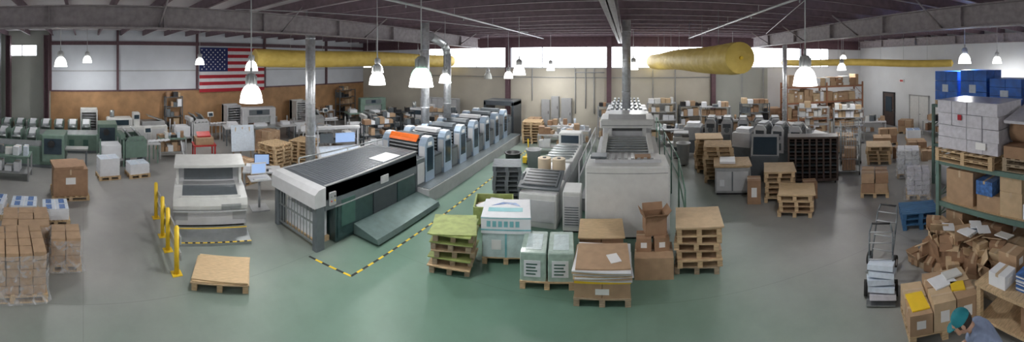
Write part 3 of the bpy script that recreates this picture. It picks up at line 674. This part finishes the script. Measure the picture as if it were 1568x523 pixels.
b.obox(0,.0,z+.205,1.02,.96,.02,paper,rz=-2); b.obox(0,0,z+.23,.96,.85,.025,kraft,rz=2); b.obox(.2,-.1,z+.25,.2,.28,.01,label,rz=20); b.build((-.44,6.36,0),2)
carton_stack('board_topped_carton_pallet',(-.56,7.58,0),3,2,2,2,.47,.42,.2,kraft2,plyw)
b=B('carton_group')
carton(b,0,0,0,.76,.6,.42,kraft); carton(b,-.2,.1,.42,.3,.34,.26,kraft2,lab=True); carton(b,.15,.1,.42,.3,.32,.26,kraft2,lab=True,rz=6); carton(b,.02,.25,.68,.44,.4,.36,kraft2,flaps=True,rz=10); b.build((.54,6.95,0),-3)
pallet_pile('wooden_pallet_stack',(1.5,7.15,0),-10,6,.9,.9,None,kraft3,jit=.05,gap=.012)
# ------------------------------------------------ CENTRE machines
b=B('sheetfed_press_with_feeder_tower')
b.box(-1.0,1.03,8.2,9.3,.05,1.72,ofw,.04); b.box(-.97,1.0,8.24,9.3,0,.05,blk); b.box(-.8,.85,8.5,9.1,1.72,1.80,lgrey,.02); b.box(-.95,.98,8.19,8.205,1.55,1.57,grey)
for k in range(9): b.box(-.7+k*.16,-.62+k*.16,8.55,9.05,1.8,1.83,grey)
b.box(-.9,-.5,8.55,8.95,1.8,1.86,dk2); b.box(.2,.6,8.6,8.9,1.8,1.84,kraft2)
b.prism([(9.3,0),(9.3,1.6),(10.2,1.72),(11.2,1.8),(11.2,0)],-.85,.9,lgrey)
b.prism([(9.5,1.60),(9.5,1.66),(11.0,1.83),(11.0,1.75)],-.6,.65,grey)
for s in (-.72,.6): b.prism([(9.5,1.6),(9.6,1.78),(11.0,1.95),(11.2,1.8)],s,s+.14,ofw)
for k in range(6): b.cyl((-.58,9.7+k*.22,1.72+k*.02),(.62,9.7+k*.22,1.72+k*.02),.03,steel,10)
b.box(-.62,-.48,11.2,12.3,0,2.15,ofw,.02); b.box(.5,.64,11.2,12.3,0,2.15,ofw,.02); b.box(-.88,.9,11.1,12.45,2.08,2.36,ofw,.05); b.box(-.5,.52,11.3,12.3,0,1.95,lgrey); b.box(-.4,.42,11.27,11.31,1.3,1.8,grey)
b.prism([(11.1,2.36),(11.3,2.5),(12.3,2.5),(12.45,2.36)],-.6,.62,lgrey)
b.box(-.8,.82,11.08,11.1,2.15,2.18,grey)
for k in range(4):
    y0=12.75+k*1.1; b.box(-.85,.85,y0,y0+1.05,0,1.2,dk2)
    for s in(-.9,.65): b.box(s,s+.25,y0,y0+.75,.3,2.15,lgrey,.05)
    b.box(-.65,.65,y0+.1,y0+.7,1.2,2.25,ofw,.05)
    for j in range(7): b.box(-.6+j*.18,-.52+j*.18,y0+.05,y0+.5,2.25,2.5,dk2 if j%2 else steel); b.cyl((-.56+j*.18,y0,2.1),(-.56+j*.18,y0+.1,2.1),.04,blk,8)
b.box(.9,1.2,9.5,17,.0,.5,grey,.01); b.box(-1.3,-.9,9.7,17,.0,.35,grey,.01)
b.build(bevel=.006)
b=B('gallery_handrail')
pg=M('rail_green',(.10,.20,.15),.45)
pts=[(1.42,8.35,0),(1.42,9.4,0),(1.42,11,0),(1.42,13,0),(1.42,15,0),(1.42,16.6,0)]
for i,p_ in enumerate(pts): b.cyl(p_,(p_[0],p_[1],1.05 if i==0 else 1.55),.022,pg,8)
for h in (.55,1.05): b.tube([(p_[0],p_[1],h+(0 if i==0 else .5)) for i,p_ in enumerate(pts)],.02,pg)
b.build()
b=B('gallery_handrail')
for y in (9.8,11.5,13.2,15): b.cyl((-1.36,y,0),(-1.36,y,1.35),.02,lgrey,8)
for z in (.9,1.35): b.cyl((-1.36,9.8,z),(-1.36,15,z),.02,lgrey,8)
b.build()
b=B('sheet_coating_machine')
b.box(-2.75,-1.75,8.5,9.7,0,.85,ofw,.03); b.box(-2.7,-1.8,8.48,8.51,.15,.7,lgrey); b.box(-2.75,-1.75,9.7,13.5,0,.62,grey,.02)
b.prism([(8.55,.88),(9.0,1.18),(9.1,1.2),(9.75,.95),(9.75,.85),(8.55,.85)],-2.8,-2.74,dk2)
b.obox(-2.25,8.95,1.08,1.1,.85,.04,dk2,rx=18); b.obox(-2.25,8.95,1.115,.95,.65,.02,dk2,rx=18)
for k in range(6): b.obox(-2.25,8.66+k*.12,1.03+k*.039,.85,.03,.02,blk,rx=18)
b.box(-2.7,-1.8,9.9,11.0,.62,.95,lgrey,.03)
for x in(-2.5,-2.05): b.cyl((x,10.3,.95),(x,10.3,1.28),.2,creamroll,22); b.cyl((x,10.3,1.28),(x,10.3,1.30),.06,blk,12)
b.box(-2.75,-1.75,11.1,13.4,.62,.98,ofw,.03); b.box(-2.6,-1.9,11.3,13.2,.98,1.0,steel); b.box(-2.7,-1.8,13.5,14.1,0,1.4,ofw,.04); b.box(-2.6,-1.9,13.48,13.51,1.0,1.3,glassd)
for k in range(5): b.cyl((-2.7,11.4+k*.35,1.04),(-1.8,11.4+k*.35,1.04),.035,steel,10)
b.build(bevel=.005)
pallet_pile('plastic_pallet_stack',(-3.6,10.0,0),18,8,.85,.85,plasticg,None,jit=.01)
b=B('yellow_green_bin'); w=.5
for s in (-1,1): b.box(s*w-.02,s*w+.02,-.45,.45,.1,.52,ygreen); b.box(-w,w,s*.45-.02,s*.45+.02,.1,.52,ygreen)
b.box(-w,w,-.45,.45,.08,.12,ygreen)
for x in(-.4,.4): b.box(x-.05,x+.05,-.4,.4,0,.08,wood)
for k in range(9): b.obox(R.uniform(-.25,.25),R.uniform(-.2,.2),.18+k*.035,.5,.35,.02,R.choice([kraft,paper,kraft3,teal]),rz=R.uniform(0,90),rx=R.uniform(-12,12))
b.build((-3.45,8.55,0),20)
b=B('industrial_chiller_cabinet'); b.box(-.22,.22,-.35,.35,.05,1.0,ofw,.02); b.box(-.2,.2,-.36,-.35,.15,.9,lgrey)
for k in range(8): b.box(-.17,.17,-.37,-.36,.2+k*.06,.22+k*.06,dk2)
b.box(-.2,.2,-.3,.3,0,.05,blk); b.build((-1.38,8.75,0),4)
for i,(x,y,r_) in enumerate(((-3.3,15.8,5),(-2.6,17.0,0),(-3.4,18.1,8))): bench('packing_bench',(x,y,0),r_,1.6,.7,6)
pallet_pile('wooden_pallet_stack',(-4.9,17.6,0),5,8,1.0,1.0,wood,None); carton_stack('carton_pallet',(-5.2,19.1,0),0,2,2,3,.36,.36,.3)
shelving('steel_shelving_unit',(-.9,19.0,0),0,1.4,.5,1.8,4,grey)
def waste_bin(loc,m):
    b=B('rolling_waste_bin'); b.lathe(0,0,[(0,.05),(.22,.05),(.28,.85),(.31,.87),(.31,.9),(.26,.9),(.2,.1),(0,.1)],m,18)
    for a in range(4): b.cyl((.15*math.cos(a*1.57),.15*math.sin(a*1.57),0),(.15*math.cos(a*1.57),.15*math.sin(a*1.57),.06),.03,rubber,8)
    b.build(loc)
waste_bin((-3.5,12.7,0),grey); waste_bin((-4.1,12.0,0),blk); waste_bin((2.3,14.0,0),grey)
# ------------------------------------------------ RIGHT middle zone
shelving('roll_storage_rack',(1.9,18.9,0),0,1.6,.6,2.0,5,grey,[ofw,paper,kraft3]); shelving('roll_storage_rack',(3.7,19.1,0),0,1.6,.6,1.8,4,dk2,[blk,kraft,paper])
bench('work_bench',(2.3,17.3,0),-5,1.5,.8,7,lgrey); bench('work_bench',(6.0,19.3,0),0,1.8,.7,7)
b=B('copier_printer'); b.box(-.35,.35,-.35,.35,.05,.95,ofw,.03); b.box(-.35,.35,-.36,-.35,.1,.3,grey); b.box(-.35,.35,-.36,-.35,.35,.5,dk2); b.box(-.33,.33,-.3,.33,.97,1.1,grey,.02); b.obox(.2,-.38,1.0,.3,.12,.03,blk,rx=30); b.box(-.6,-.35,-.2,.2,.6,.64,ofw); b.box(-.3,.3,-.3,.3,0,.05,blk); b.build((2.4,15.2,0),-10)
def small_press(loc,rz,n=5,body=grey,name='small_offset_press'):
    b=B(name); L=n*.75+1.6
    b.box(-L/2,L/2,-.5,.5,0,.6,dk2,.02)
    for k in range(n):
        x=-L/2+.9+k*.75
        for s in (-.55,.43): b.prism([(x,.5),(x,1.4),(x+.12,1.6),(x+.4,1.6),(x+.52,1.4),(x+.52,.5)],s,s+.12,body,'y')
        b.box(x+.05,x+.47,-.43,.43,.6,1.4,dk); b.cyl((x+.26,-.43,1.45),(x+.26,.43,1.45),.13,steel,14); b.box(x+.1,x+.42,-.35,.35,1.56,1.66,grey)
        b.cyl((x+.26,-.55,1.1),(x+.26,-.6,1.1),.12,dk2,14); b.box(x+.1,x+.42,-.57,-.55,.62,.9,dk2); b.box(x+.08,x+.44,-.565,-.55,1.2,1.38,dk)
    b.box(-L/2-.1,-L/2+.7,-.5,.5,.6,1.2,body,.03); b.box(L/2-.7,L/2+.4,-.5,.5,.1,1.1,body,.03); b.obox(L/2-.1,0,1.2,.9,.85,.04,ofw,ry=14); b.box(-L/2,-L/2+.6,-.3,.3,1.2,1.35,paper)
    b.build(loc,rz)
small_press((5.4,15.4,0),-20,5,grey); small_press((6.3,13.2,0),-40,3,lgrey)
shelving('steel_shelving_unit',(4.6,17.6,0),-8,1.6,.6,1.9,5,grey); shelving('steel_shelving_unit',(6.8,17.6,0),-12,1.6,.6,2.0,5,dk2); carton_stack('carton_pallet',(8.3,18.6,0),-10,2,2,4,.42,.42,.35)
pallet_pile('wooden_pallet_stack',(3.2,13.3,0),-12,9,1.0,1.0,wood,wood,jit=.06)
pallet_pile('wooden_pallet_stack',(3.25,12.05,0),-15,9,1.0,1.0,wood,None,jit=.07)
b=B('wood_topped_plate_processor'); b.box(-.55,.55,-.45,.45,.08,.85,grey,.02); b.box(-.5,.5,-.47,-.45,.15,.75,lgrey); b.box(-.02,.02,-.48,-.46,.15,.75,dk2); b.box(-.5,.5,-.4,.4,0,.08,blk); b.obox(0,0,.93,1.2,1.0,.04,wood,rz=2); b.obox(0,0,.89,1.1,.9,.05,kraft3); b.box(-.4,.1,-.3,.3,.95,1.02,paper)
b.box(-.4,-.25,-.49,-.47,.3,.5,paper); b.build((3.4,10.85,0),-16)
b=B('tall_carton'); carton(b,0,0,0,.4,.45,.7,kraft2,lab=True); b.build((3.75,9.75,0),-20)
pallet_pile('wooden_pallet_stack',(4.6,9.75,0),-24,6,.9,.9,wood,kraft3,jit=.05,gap=.012)
pallet_pile('wooden_pallet_stack',(4.6,8.6,0),-30,4,.95,.85,wood,plyw,jit=.05,gap=.012)
b=B('loose_carton'); carton(b,0,0,0,.42,.42,.5,kraft2); b.build((5.45,9.35,0),-20)
b=B('tilted_panel_machine'); b.box(-.5,.5,-.4,.4,0,.9,dk2,.02); b.obox(0,-.15,1.2,1.0,.06,.85,grey,rx=-32); b.obox(0,-.19,1.2,.85,.04,.65,glassd,rx=-32); b.box(-.48,.48,.1,.4,.9,1.4,lgrey,.02); b.build((4.9,11.6,0),-25)
b=B('dark_slatted_drying_rack'); W=1.75
b.box(-W/2,W/2,-.3,.3,.1,.18,brown); b.box(-W/2,W/2,-.3,.3,1.55,1.62,brown); b.box(-W/2,W/2,.27,.3,.1,1.6,brown)
for k in range(8): x=-W/2+.03+k*(W-.06)/7; b.box(x-.03,x+.03,-.3,.3,.1,1.6,brown)
for k in range(7):
    for j in range(11): x=-W/2+.03+k*(W-.06)/7; b.box(x+.03,x+(W-.06)/7-.03,-.27,.27,.25+j*.12,.262+j*.12,dk2 if j%2 else brown)
for x in (-W/2+.1,W/2-.1):
    for y in (-.22,.22): b.cyl((x-.02,y,.05),(x+.02,y,.05),.05,rubber,10)
b.build((6.25,10.5,0),-28)
def cage(loc,rz,w=.8,d=.7,h=1.65):
    b=B('wire_cage_cart')
    for x in(-w/2,w/2):
        for y in(-d/2,d/2): b.cyl((x,y,.12),(x,y,h),.018,steel,6); b.cyl((x-.02,y,.06),(x+.02,y,.06),.06,rubber,10)
    for z in (.14,.6,1.1,h):
        b.tube([(-w/2,-d/2,z),(w/2,-d/2,z),(w/2,d/2,z),(-w/2,d/2,z),(-w/2,-d/2,z)],.012,steel,6)
    for k in range(1,8):
        x=-w/2+w*k/8; b.cyl((x,-d/2,.14),(x,-d/2,h),.006,steel,5); b.cyl((x,d/2,.14),(x,d/2,h),.006,steel,5); y=-d/2+d*k/8; b.cyl((-w/2,y,.14),(-w/2,y,h),.006,steel,5)
    b.box(-w/2,w/2,-d/2,d/2,.12,.15,steel); carton(b,0,0,.15,.5,.45,.5,kraft2); carton(b,.05,0,.65,.4,.4,.3,kraft)
    b.build(loc,rz)
cage((7.9,10.6,0),-35); cage((8.8,11.7,0),-30)
def pallet_rack(loc,rz,bays=2,w=2.6,d=1.0,h=3.0,levels=(1.15,2.2,3.0),post=rackgreen,beam=rackor,name='warehouse_racking'):
    b=B(name); L=bays*w
    for i in range(bays+1):
        x=-L/2+i*w
        for y in(-d/2,d/2): b.box(x-.04,x+.04,y-.04,y+.04,0,h+.1,post)
        k=.2
        while k<h-.5: b.cyl((x,-d/2,k),(x,d/2,k+.5),.015,post,6); b.cyl((x,-d/2,k),(x,d/2,k),.015,post,6); k+=.5
    for z in levels:
        for y in(-d/2,d/2): b.box(-L/2,L/2,y-.025,y+.025,z-.1,z,beam)
        b.box(-L/2,L/2,-d/2+.03,d/2-.03,z-.02,z,wood)
    lv=[0.0]+list(levels)
    for li,z in enumerate(lv):
        gap=(lv[li+1]-z-.15) if li<len(lv)-1 else .7
        x=-L/2+.12
        while x<L/2-.3:
            ww=R.uniform(.22,.5)
            if x+ww>L/2-.05: break
            nst=R.randint(1,3); hh=gap*R.uniform(.6,.97)/nst; m=R.choice([kraft,kraft2,kraft3,kraft,paper,ofw])
            for q in range(nst): carton(b,x+ww/2,R.uniform(-.1,.05),z+.005+q*hh,ww-.03,d*.75,hh-.005,m,lab=(R.random()<.3))
            x+=ww
    b.build(loc,rz)
pallet_rack((11.2,17.6,0),-6,2,2.5,1.0,2.9,(.95,1.9,2.8),rackor,rackor)
shelving('steel_shelving_unit',(9.2,15.4,0),-25,1.6,.6,1.9,5,grey,[paper,kraft3,ofw,kraft]); shelving('steel_shelving_unit',(10.8,14.5,0),-30,1.6,.6,1.8,5,grey,[paper,kraft3,ofw,kraft]); bench('work_bench',(12.8,15.0,0),-35,1.6,.8,7)
pallet_pile('wooden_pallet_stack',(9.8,11.0,0),-40,5,1.0,1.0,wood,kraft3,jit=.06); carton_stack('carton_pallet',(10.9,12.0,0),-40,2,2,2,.42,.42,.3); carton_stack('carton_pallet',(9.5,13.1,0),-40,2,2,2,.42,.42,.35)
carton_stack('carton_pallet',(12.1,12.9,0),-30,2,1,2,.45,.45,.35); carton_stack('carton_pallet',(12.4,11.2,0),-40,2,2,1,.45,.45,.3)
b=B('loose_carton_cluster')
for k in range(12): carton(b,R.uniform(-1.1,1.1),R.uniform(-.5,.5),0,R.uniform(.25,.45),R.uniform(.25,.4),R.uniform(.2,.5),R.choice([kraft,kraft2,kraft3]),rz=R.uniform(0,90),lab=R.random()<.3)
b.build((11.2,10.0,0),-50)
carton_stack('carton_pallet',(14.9,14.3,0),-60,2,2,2,.4,.4,.32); sheet_pallet('paper_sheet_pallet',(13.7,12.6,0),-40,.8,.8,.6); bench('work_bench',(15.4,12.2,0),-90,1.8,.8,6); bench('work_bench',(15.4,9.8,0),-90,1.8,.8,6)
wrapped_pallet('wrapped_white_carton_pallet',(8.15,7.3,0),-45,.7,.7,.85,wrapg,3,5); wrapped_pallet('wrapped_white_carton_pallet',(9.4,8.9,0),-45,.8,.8,1.0,paper,3,5)
# ------------------------------------------------ RIGHT foreground racks
b=B('pallet_racking')
for y in (5.0,2.3,-.4):
    for x in (6.3,7.4): b.box(x-.045,x+.045,y-.045,y+.045,0,1.95,rackgreen)
    k=.2
    while k<1.4: b.cyl((6.3,y,k),(7.4,y,k+.45),.018,rackgreen,6); b.cyl((6.3,y,k),(7.4,y,k),.015,rackgreen,6); k+=.45
for z in (1.0,1.95):
    for x in(6.3,7.4): b.box(x-.03,x+.03,-.4,5.0,z-.1,z,rackgreen)
    b.box(6.33,7.37,-.4,5.0,z-.02,z,wood)
for k,(y,ww,hh,m) in enumerate(((4.5,.7,.75,kraft),(3.75,.55,.35,kraft),(3.2,.5,.5,kraft3),(2.7,.4,.3,paper),(1.9,.6,.5,kraft),(1.2,.6,.6,kraft2),(.4,.7,.4,kraft))):
    carton(b,6.78,y,1.0,.75,ww,hh,m,rz=R.uniform(-5,5),lab=True)
carton(b,6.72,3.2,1.5,.6,.5,.3,kraft3,lab=True); carton(b,6.6,3.8,1.35,.5,.4,.3,blueprint)
for k in range(9):
    carton(b,6.8+R.uniform(-.1,.1),4.65-k*.5,0,.7,.44,R.uniform(.4,.8),R.choice([kraft,kraft2,kraft3]),rz=R.uniform(-6,6))
b.build()
b=B('stacked_wooden_pallets_load')
for k in range(2): pallet(b,-.05,0,k*PH,1.25,1.5,wood)
for k in range(2): pallet(b,.02,-1.55,k*PH,1.1,1.3,wood2)
b.build((6.85,4.25,1.955),0)
b=B('wrapped_white_cartons')
for k in range(4):
    for j in range(4):
        for i in range(2): b.obox(-.28+i*.56+R.uniform(-.015,.015),-.6+j*.4+R.uniform(-.015,.015),.135+k*.27,.55,.385,.262,wrapg,rz=R.uniform(-2,2))
b.box(-.585,-.575,-.5,-.25,.1,.25,label); b.box(-.585,-.575,.12,.22,.68,.80,fr); b.obox(0,0,1.09,1.18,1.64,.012,wrapg)
b.build((6.83,4.2,2.24),0)
b=B('draped_roll_load'); b.cyl((0,-.6,.5),(0,.6,.5),.28,kraft2,22); b.cyl((0,-.62,.5),(0,.62,.5),.08,label,12); b.box(-.55,.4,-.6,.6,0,.24,kraft2); b.obox(.0,0,.85,1.1,1.2,.06,wrapg,ry=-12); b.build((6.85,2.7,2.24),0)
b=B('pallet_racking')
for y in (7.6,4.9,2.2):
    for x in (9.3,10.4): b.box(x-.045,x+.045,y-.045,y+.045,0,2.75,rackgreen)
    k=.2
    while k<2.2: b.cyl((9.3,y,k),(10.4,y,k+.45),.018,rackgreen,6); k+=.45
for z in (1.4,2.75):
    for x in(9.3,10.4): b.box(x-.03,x+.03,2.2,7.6,z-.1,z,rackgreen)
    b.box(9.33,10.37,2.2,7.6,z-.02,z,wood)
for k in range(9):
    carton(b,9.85,7.2-k*.56,1.4,.8,.5,R.uniform(.5,1.0),R.choice([kraft,kraft2,paper]),lab=True); carton(b,9.85,7.2-k*.56,0,.8,.5,R.uniform(.6,1.1),R.choice([kraft,kraft2,paper]))
b.build()
def blueload(loc,w,d,h):
    b=B('blue_wrapped_pallet_load'); z=pallet(b,0,0,0,w,d)
    nz=3
    for k in range(nz):
        for i in range(2):
            for j in range(2): b.obox((i-.5)*w/2,(j-.5)*d/2,z+(k+.5)*h/nz,w/2-.015,d/2-.015,h/nz-.01,blue,rz=R.uniform(-1,1))
    b.box(-w/2-.01,-w/2+.01,-d*.1,d*.15,z+h*.3,z+h*.55,paperb); b.build(loc)
blueload((9.85,7.1,2.755),1.0,.95,1.0); blueload((9.85,6.0,2.755),1.0,1.0,1.05); blueload((9.85,4.85,2.755),1.0,1.1,.8); blueload((9.85,3.5,2.755),1.0,1.1,.8)
b=B('heap_of_cartons_and_offcuts')
b.box(5.3,6.1,2.8,4.8,0,.12,wood2); b.box(5.5,6.1,2.9,4.8,.12,.45,kraft2)
for k in range(78):
    y=R.uniform(2.95,4.85); x=R.uniform(5.38,6.05); lvl=R.choice([0,0,1,1,2,2]); hh=R.uniform(.10,.26)
    zz=lvl*.27*(1 if x>5.55 else .6)
    if R.random()<.8: carton(b,x,y,zz+.02,R.uniform(.15,.34),R.uniform(.15,.34),hh,R.choice([kraft,kraft2,kraft3,kraft,kraft2]),rz=R.uniform(0,90),flaps=R.random()<.12,lab=R.random()<.25)
    else: b.obox(x,y,zz+.25,R.uniform(.25,.4),.012,R.uniform(.15,.3),R.choice([kraft,kraft2,kraft3,kraft]),rz=R.uniform(0,180),rx=R.uniform(-70,70))
for k in range(7): b.obox(R.uniform(5.5,6.0),R.uniform(3.,4.8),.8+k*.02,.3,.24,.02,R.choice([paper,ofw,paperb]),rz=R.uniform(0,90),rx=R.uniform(-8,8))
b.build()
def hand_truck(loc,rz,load=True):
    b=B('hand_truck')
    for s in(-.22,.22):
        b.tube([(s,0,.15),(s,.25,.6),(s,.42,.95),(s*.8,.5,1.08)],.018,dk2,8); b.cyl((s*1.25-.03,.05,.13),(s*1.25+.03,.05,.13),.13,rubber,16); b.cyl((s*1.25-.035,.05,.13),(s*1.25+.035,.05,.13),.06,lgrey,12)
    for t in (.2,.5,.8,1.): b.cyl((-.22,.42*t,.15+.8*t),(.22,.42*t,.15+.8*t),.013,grey,8)
    b.cyl((-.18,.5,1.08),(.18,.5,1.08),.02,blk,8); b.box(-.25,.25,-.28,.02,.02,.035,steel)
    if load:
        for k in range(5): b.obox(R.uniform(-.04,.04),-.08+k*.045,.11+k*.10,.46,.36,.085,R.choice([paper,wrapg,paperb]),rz=R.uniform(-12,12),rx=-14)
    b.build(loc,rz)
hand_truck((4.15,4.6,0),-42); hand_truck((4.75,5.25,0),-60,False)
b=B('opened_cartons_pallet'); z=pallet(b,0,0,0,1.1,.8,wood)
for i,x in enumerate((-.37,0.0,.37)):
    for j,y in enumerate((-.2,.2)):
        carton(b,x,y,z,.35,.38,.42 if i else .3,kraft3 if (i+j)%2 else kraft,lab=True)
b.obox(-.37,-.1,z+.31,.28,.4,.02,yel,rz=5); b.obox(.1,.1,z+.43,.4,.3,.02,paper,rz=15); b.obox(.3,-.1,z+.43,.22,.22,.02,yel,rz=-10); b.obox(.3,.2,z+.45,.3,.2,.03,ofw,rz=10)
b.build((4.4,3.5,0),-35)
b=B('wooden_work_table'); b.box(-.5,.5,-1.1,1.0,.72,.77,wood)
for x in (-.44,.44):
    for y in (-1.0,.94): b.box(x-.04,x+.04,y-.04,y+.04,0,.72,wood)
b.box(-.45,.45,-1.02,.96,.2,.24,wood)
carton(b,-.25,.65,.77,.3,.3,.2,paper,lab=True); carton(b,.2,.75,.77,.3,.35,.28,kraft,lab=True)
for k in range(9): b.obox(-.15+R.uniform(-.01,.01),.2,.785+k*.028,.3,.34,.02,paper if k%2 else blueprint,rz=R.uniform(-3,3))
carton(b,.1,-.45,.77,.5,.4,.25,kraft,rz=10); b.obox(.2,-.1,.8,.25,.3,.06,paperb,rz=20); carton(b,-.1,0,.24,.5,.5,.35,kraft2)
b.build((4.95,1.85,0),-6)
pallet_pile('blue_pallet_stack',(6.75,6.0,0),-40,3,.95,.75,bluep,None); carton_stack('carton_pallet',(7.3,8.4,0),-40,2,2,2,.42,.4,.3)
# ================================================= PERSON
def person(loc,rz):
    skin=M('skin',(.50,.30,.21),.5,var=.05); shirt=M('shirt_blue_grey',(.25,.31,.46),.85,var=.1,scale=20,bump=.15); jeans=M('jeans_dark',(.04,.05,.09),.9,var=.2,scale=30); capm=M('cap_teal',(.01,.22,.27),.75,var=.1); hairm=M('hair_dark',(.03,.02,.015),.7,var=.2,scale=40); shoe=M('shoe_black',(.02,.02,.02),.6)
    root=bpy.data.objects.new('person',None); COL.objects.link(root); root.location=loc; root.rotation_euler=(0,0,rad(rz))
    def skinobj(nm,verts,edges,radii,mat,rootv=0,sub=2):
        me=bpy.data.meshes.new(nm); me.from_pydata(verts,edges,[]); me.materials.append(mat)
        o=bpy.data.objects.new(nm,me); COL.objects.link(o); o.parent=root
        md=o.modifiers.new('skin','SKIN'); md.use_smooth_shade=True
        for i,r_ in enumerate(radii):
            sv=me.skin_vertices[0].data[i]; sv.radius=r_ if isinstance(r_,tuple) else (r_,r_); sv.use_root=(i==rootv)
        s=o.modifiers.new('sub','SUBSURF'); s.levels=sub; s.render_levels=sub
        return o
    skinobj('torso_shirt',[(0,-.02,.95),(0,.05,1.10),(0,.15,1.25),(0,.27,1.37),(0,.34,1.42),(.10,.26,1.37),(-.10,.26,1.37),(.19,.27,1.34),(-.19,.27,1.34),(.25,.31,1.20),(-.25,.31,1.20),(.27,.37,1.08),(-.27,.37,1.08)],
        [(0,1),(1,2),(2,3),(3,4),(3,5),(3,6),(5,7),(6,8),(7,9),(8,10),(9,11),(10,12)],[(.165,.12),(.16,.12),(.18,.13),(.155,.115),.065,.10,.10,.085,.085,.066,.066,.058,.058],shirt)
    skinobj('trousers',[(0,-.03,.9),(.09,-.03,.84),(-.09,-.03,.84),(.105,.02,.48),(-.10,.0,.48),(.11,-.02,.09),(-.10,-.05,.09)],[(0,1),(0,2),(1,3),(2,4),(3,5),(4,6)],[(.15,.12),.098,.098,.068,.068,.052,.052],jeans)
    for s in (-1,1):
        nm='right' if s>0 else 'left'
        skinobj('shoe_'+nm,[(.11*s,-.07,.05),(.112*s,.04,.045),(.115*s,.16,.035)],[(0,1),(1,2)],[.042,.045,.035],shoe)
        e=(.27*s,.37,1.08); w=(.19*s,.55,.97)
        skinobj('forearm_'+nm,[e,((e[0]+w[0])/2,(e[1]+w[1])/2,1.025),w,(.175*s,.60,.95),(.165*s,.635,.935)],[(0,1),(1,2),(2,3),(3,4)],[.045,.04,.028,(.04,.02),(.04,.018)],skin)
        for i,(dx,L) in enumerate(((-.032,.062),(-.011,.072),(.011,.068),(.032,.052))):
            x=.165*s+dx; skinobj('finger_%d_%s'%(i+1,nm),[(x,.63,.935),(x,.63+L*.55,.92),(x,.63+L*.85,.898),(x,.63+L*.95,.875)],[(0,1),(1,2),(2,3)],[.0095,.009,.0085,.0075],skin,sub=1)
        skinobj('thumb_'+nm,[(.175*s-.03*s,.59,.95),(.175*s-.06*s,.62,.93),(.175*s-.062*s,.655,.915)],[(0,1),(1,2)],[.012,.0105,.009],skin,sub=1)
    skinobj('neck',[(0,.32,1.41),(0,.365,1.455),(0,.40,1.49)],[(0,1),(1,2)],[.062,.056,.06],skin)
    b=B('head'); n=20
    def ell(cx,cy,cz,rx,ry,rz_,mat,z0=-1,z1=1,rings=12):
        vs=[];fs=[]
        for k in range(rings+1):
            ph=math.asin(z0)+(math.asin(z1)-math.asin(z0))*k/rings
            for i in range(n): t=2*math.pi*i/n; vs.append((cx+rx*math.cos(ph)*math.cos(t),cy+ry*math.cos(ph)*math.sin(t),cz+rz_*math.sin(ph)))
        for k in range(rings):
            for i in range(n): j=(i+1)%n; fs.append((k*n+i,k*n+j,(k+1)*n+j,(k+1)*n+i))
        b.add(vs,fs,mat,True)
    ell(0,0,0,.078,.098,.115,skin); ell(0,.02,-.05,.06,.075,.07,skin)
    ell(0,-.008,.008,.083,.1,.113,hairm,-.55,.6)
    b.obox(0,.075,.0,.13,.06,.12,skin,c=.02)
    for s in(-1,1): ell(.034*s,.098,.004,.014,.008,.009,label); ell(.034*s,.105,.004,.006,.004,.006,hairm); ell(.082*s,.0,-.01,.012,.02,.032,skin); b.obox(.034*s,.106,.028,.036,.006,.007,hairm)
    b.prism([(.095,.01),(.128,-.03),(.10,-.04)],-.014,.014,skin); b.obox(0,.104,-.062,.05,.01,.012,red)
    ell(0,-.002,.03,.09,.108,.10,capm,-.05,1.0); b.lathe(0,-.002,[(.0905,.02),(.093,.03),(.0905,.04)],capm,20)
    b.prism([(-.07,.08),(.07,.08),(.06,.15),(.03,.175),(-.03,.175),(-.06,.15)],.022,.03,capm,'z'); b.lathe(0,0,[(.01,.128),(.008,.135),(0,.137)],capm,10)
    o=b.build((0,.44,1.51),0); o.parent=root; o.rotation_euler=(rad(-38),0,rad(5))
person((3.22,1.68,0),35)
# ================================================= WORLD / CAMERA
w=bpy.data.worlds.new("sky_world"); sc.world=w; w.use_nodes=True
bg=w.node_tree.nodes['Background']; bg.inputs[0].default_value=(.8,.9,1,1); bg.inputs[1].default_value=1.0
sc.view_settings.view_transform='Standard'; sc.view_settings.look='None'; sc.view_settings.exposure=0.0
cd=bpy.data.cameras.new("camera"); cam=bpy.data.objects.new("camera",cd); COL.objects.link(cam)
cam.location=(0,0,4.2); cam.rotation_euler=(math.pi/2,0,0.332)
cd.lens=10; cd.type='PANO'; cd.panorama_type='CENTRAL_CYLINDRICAL'
cd.central_cylindrical_range_u_min=-1.4793; cd.central_cylindrical_range_u_max=1.4793
cd.central_cylindrical_range_v_min=-.8081; cd.central_cylindrical_range_v_max=.1794; cd.central_cylindrical_radius=1.0
sc.camera=cam
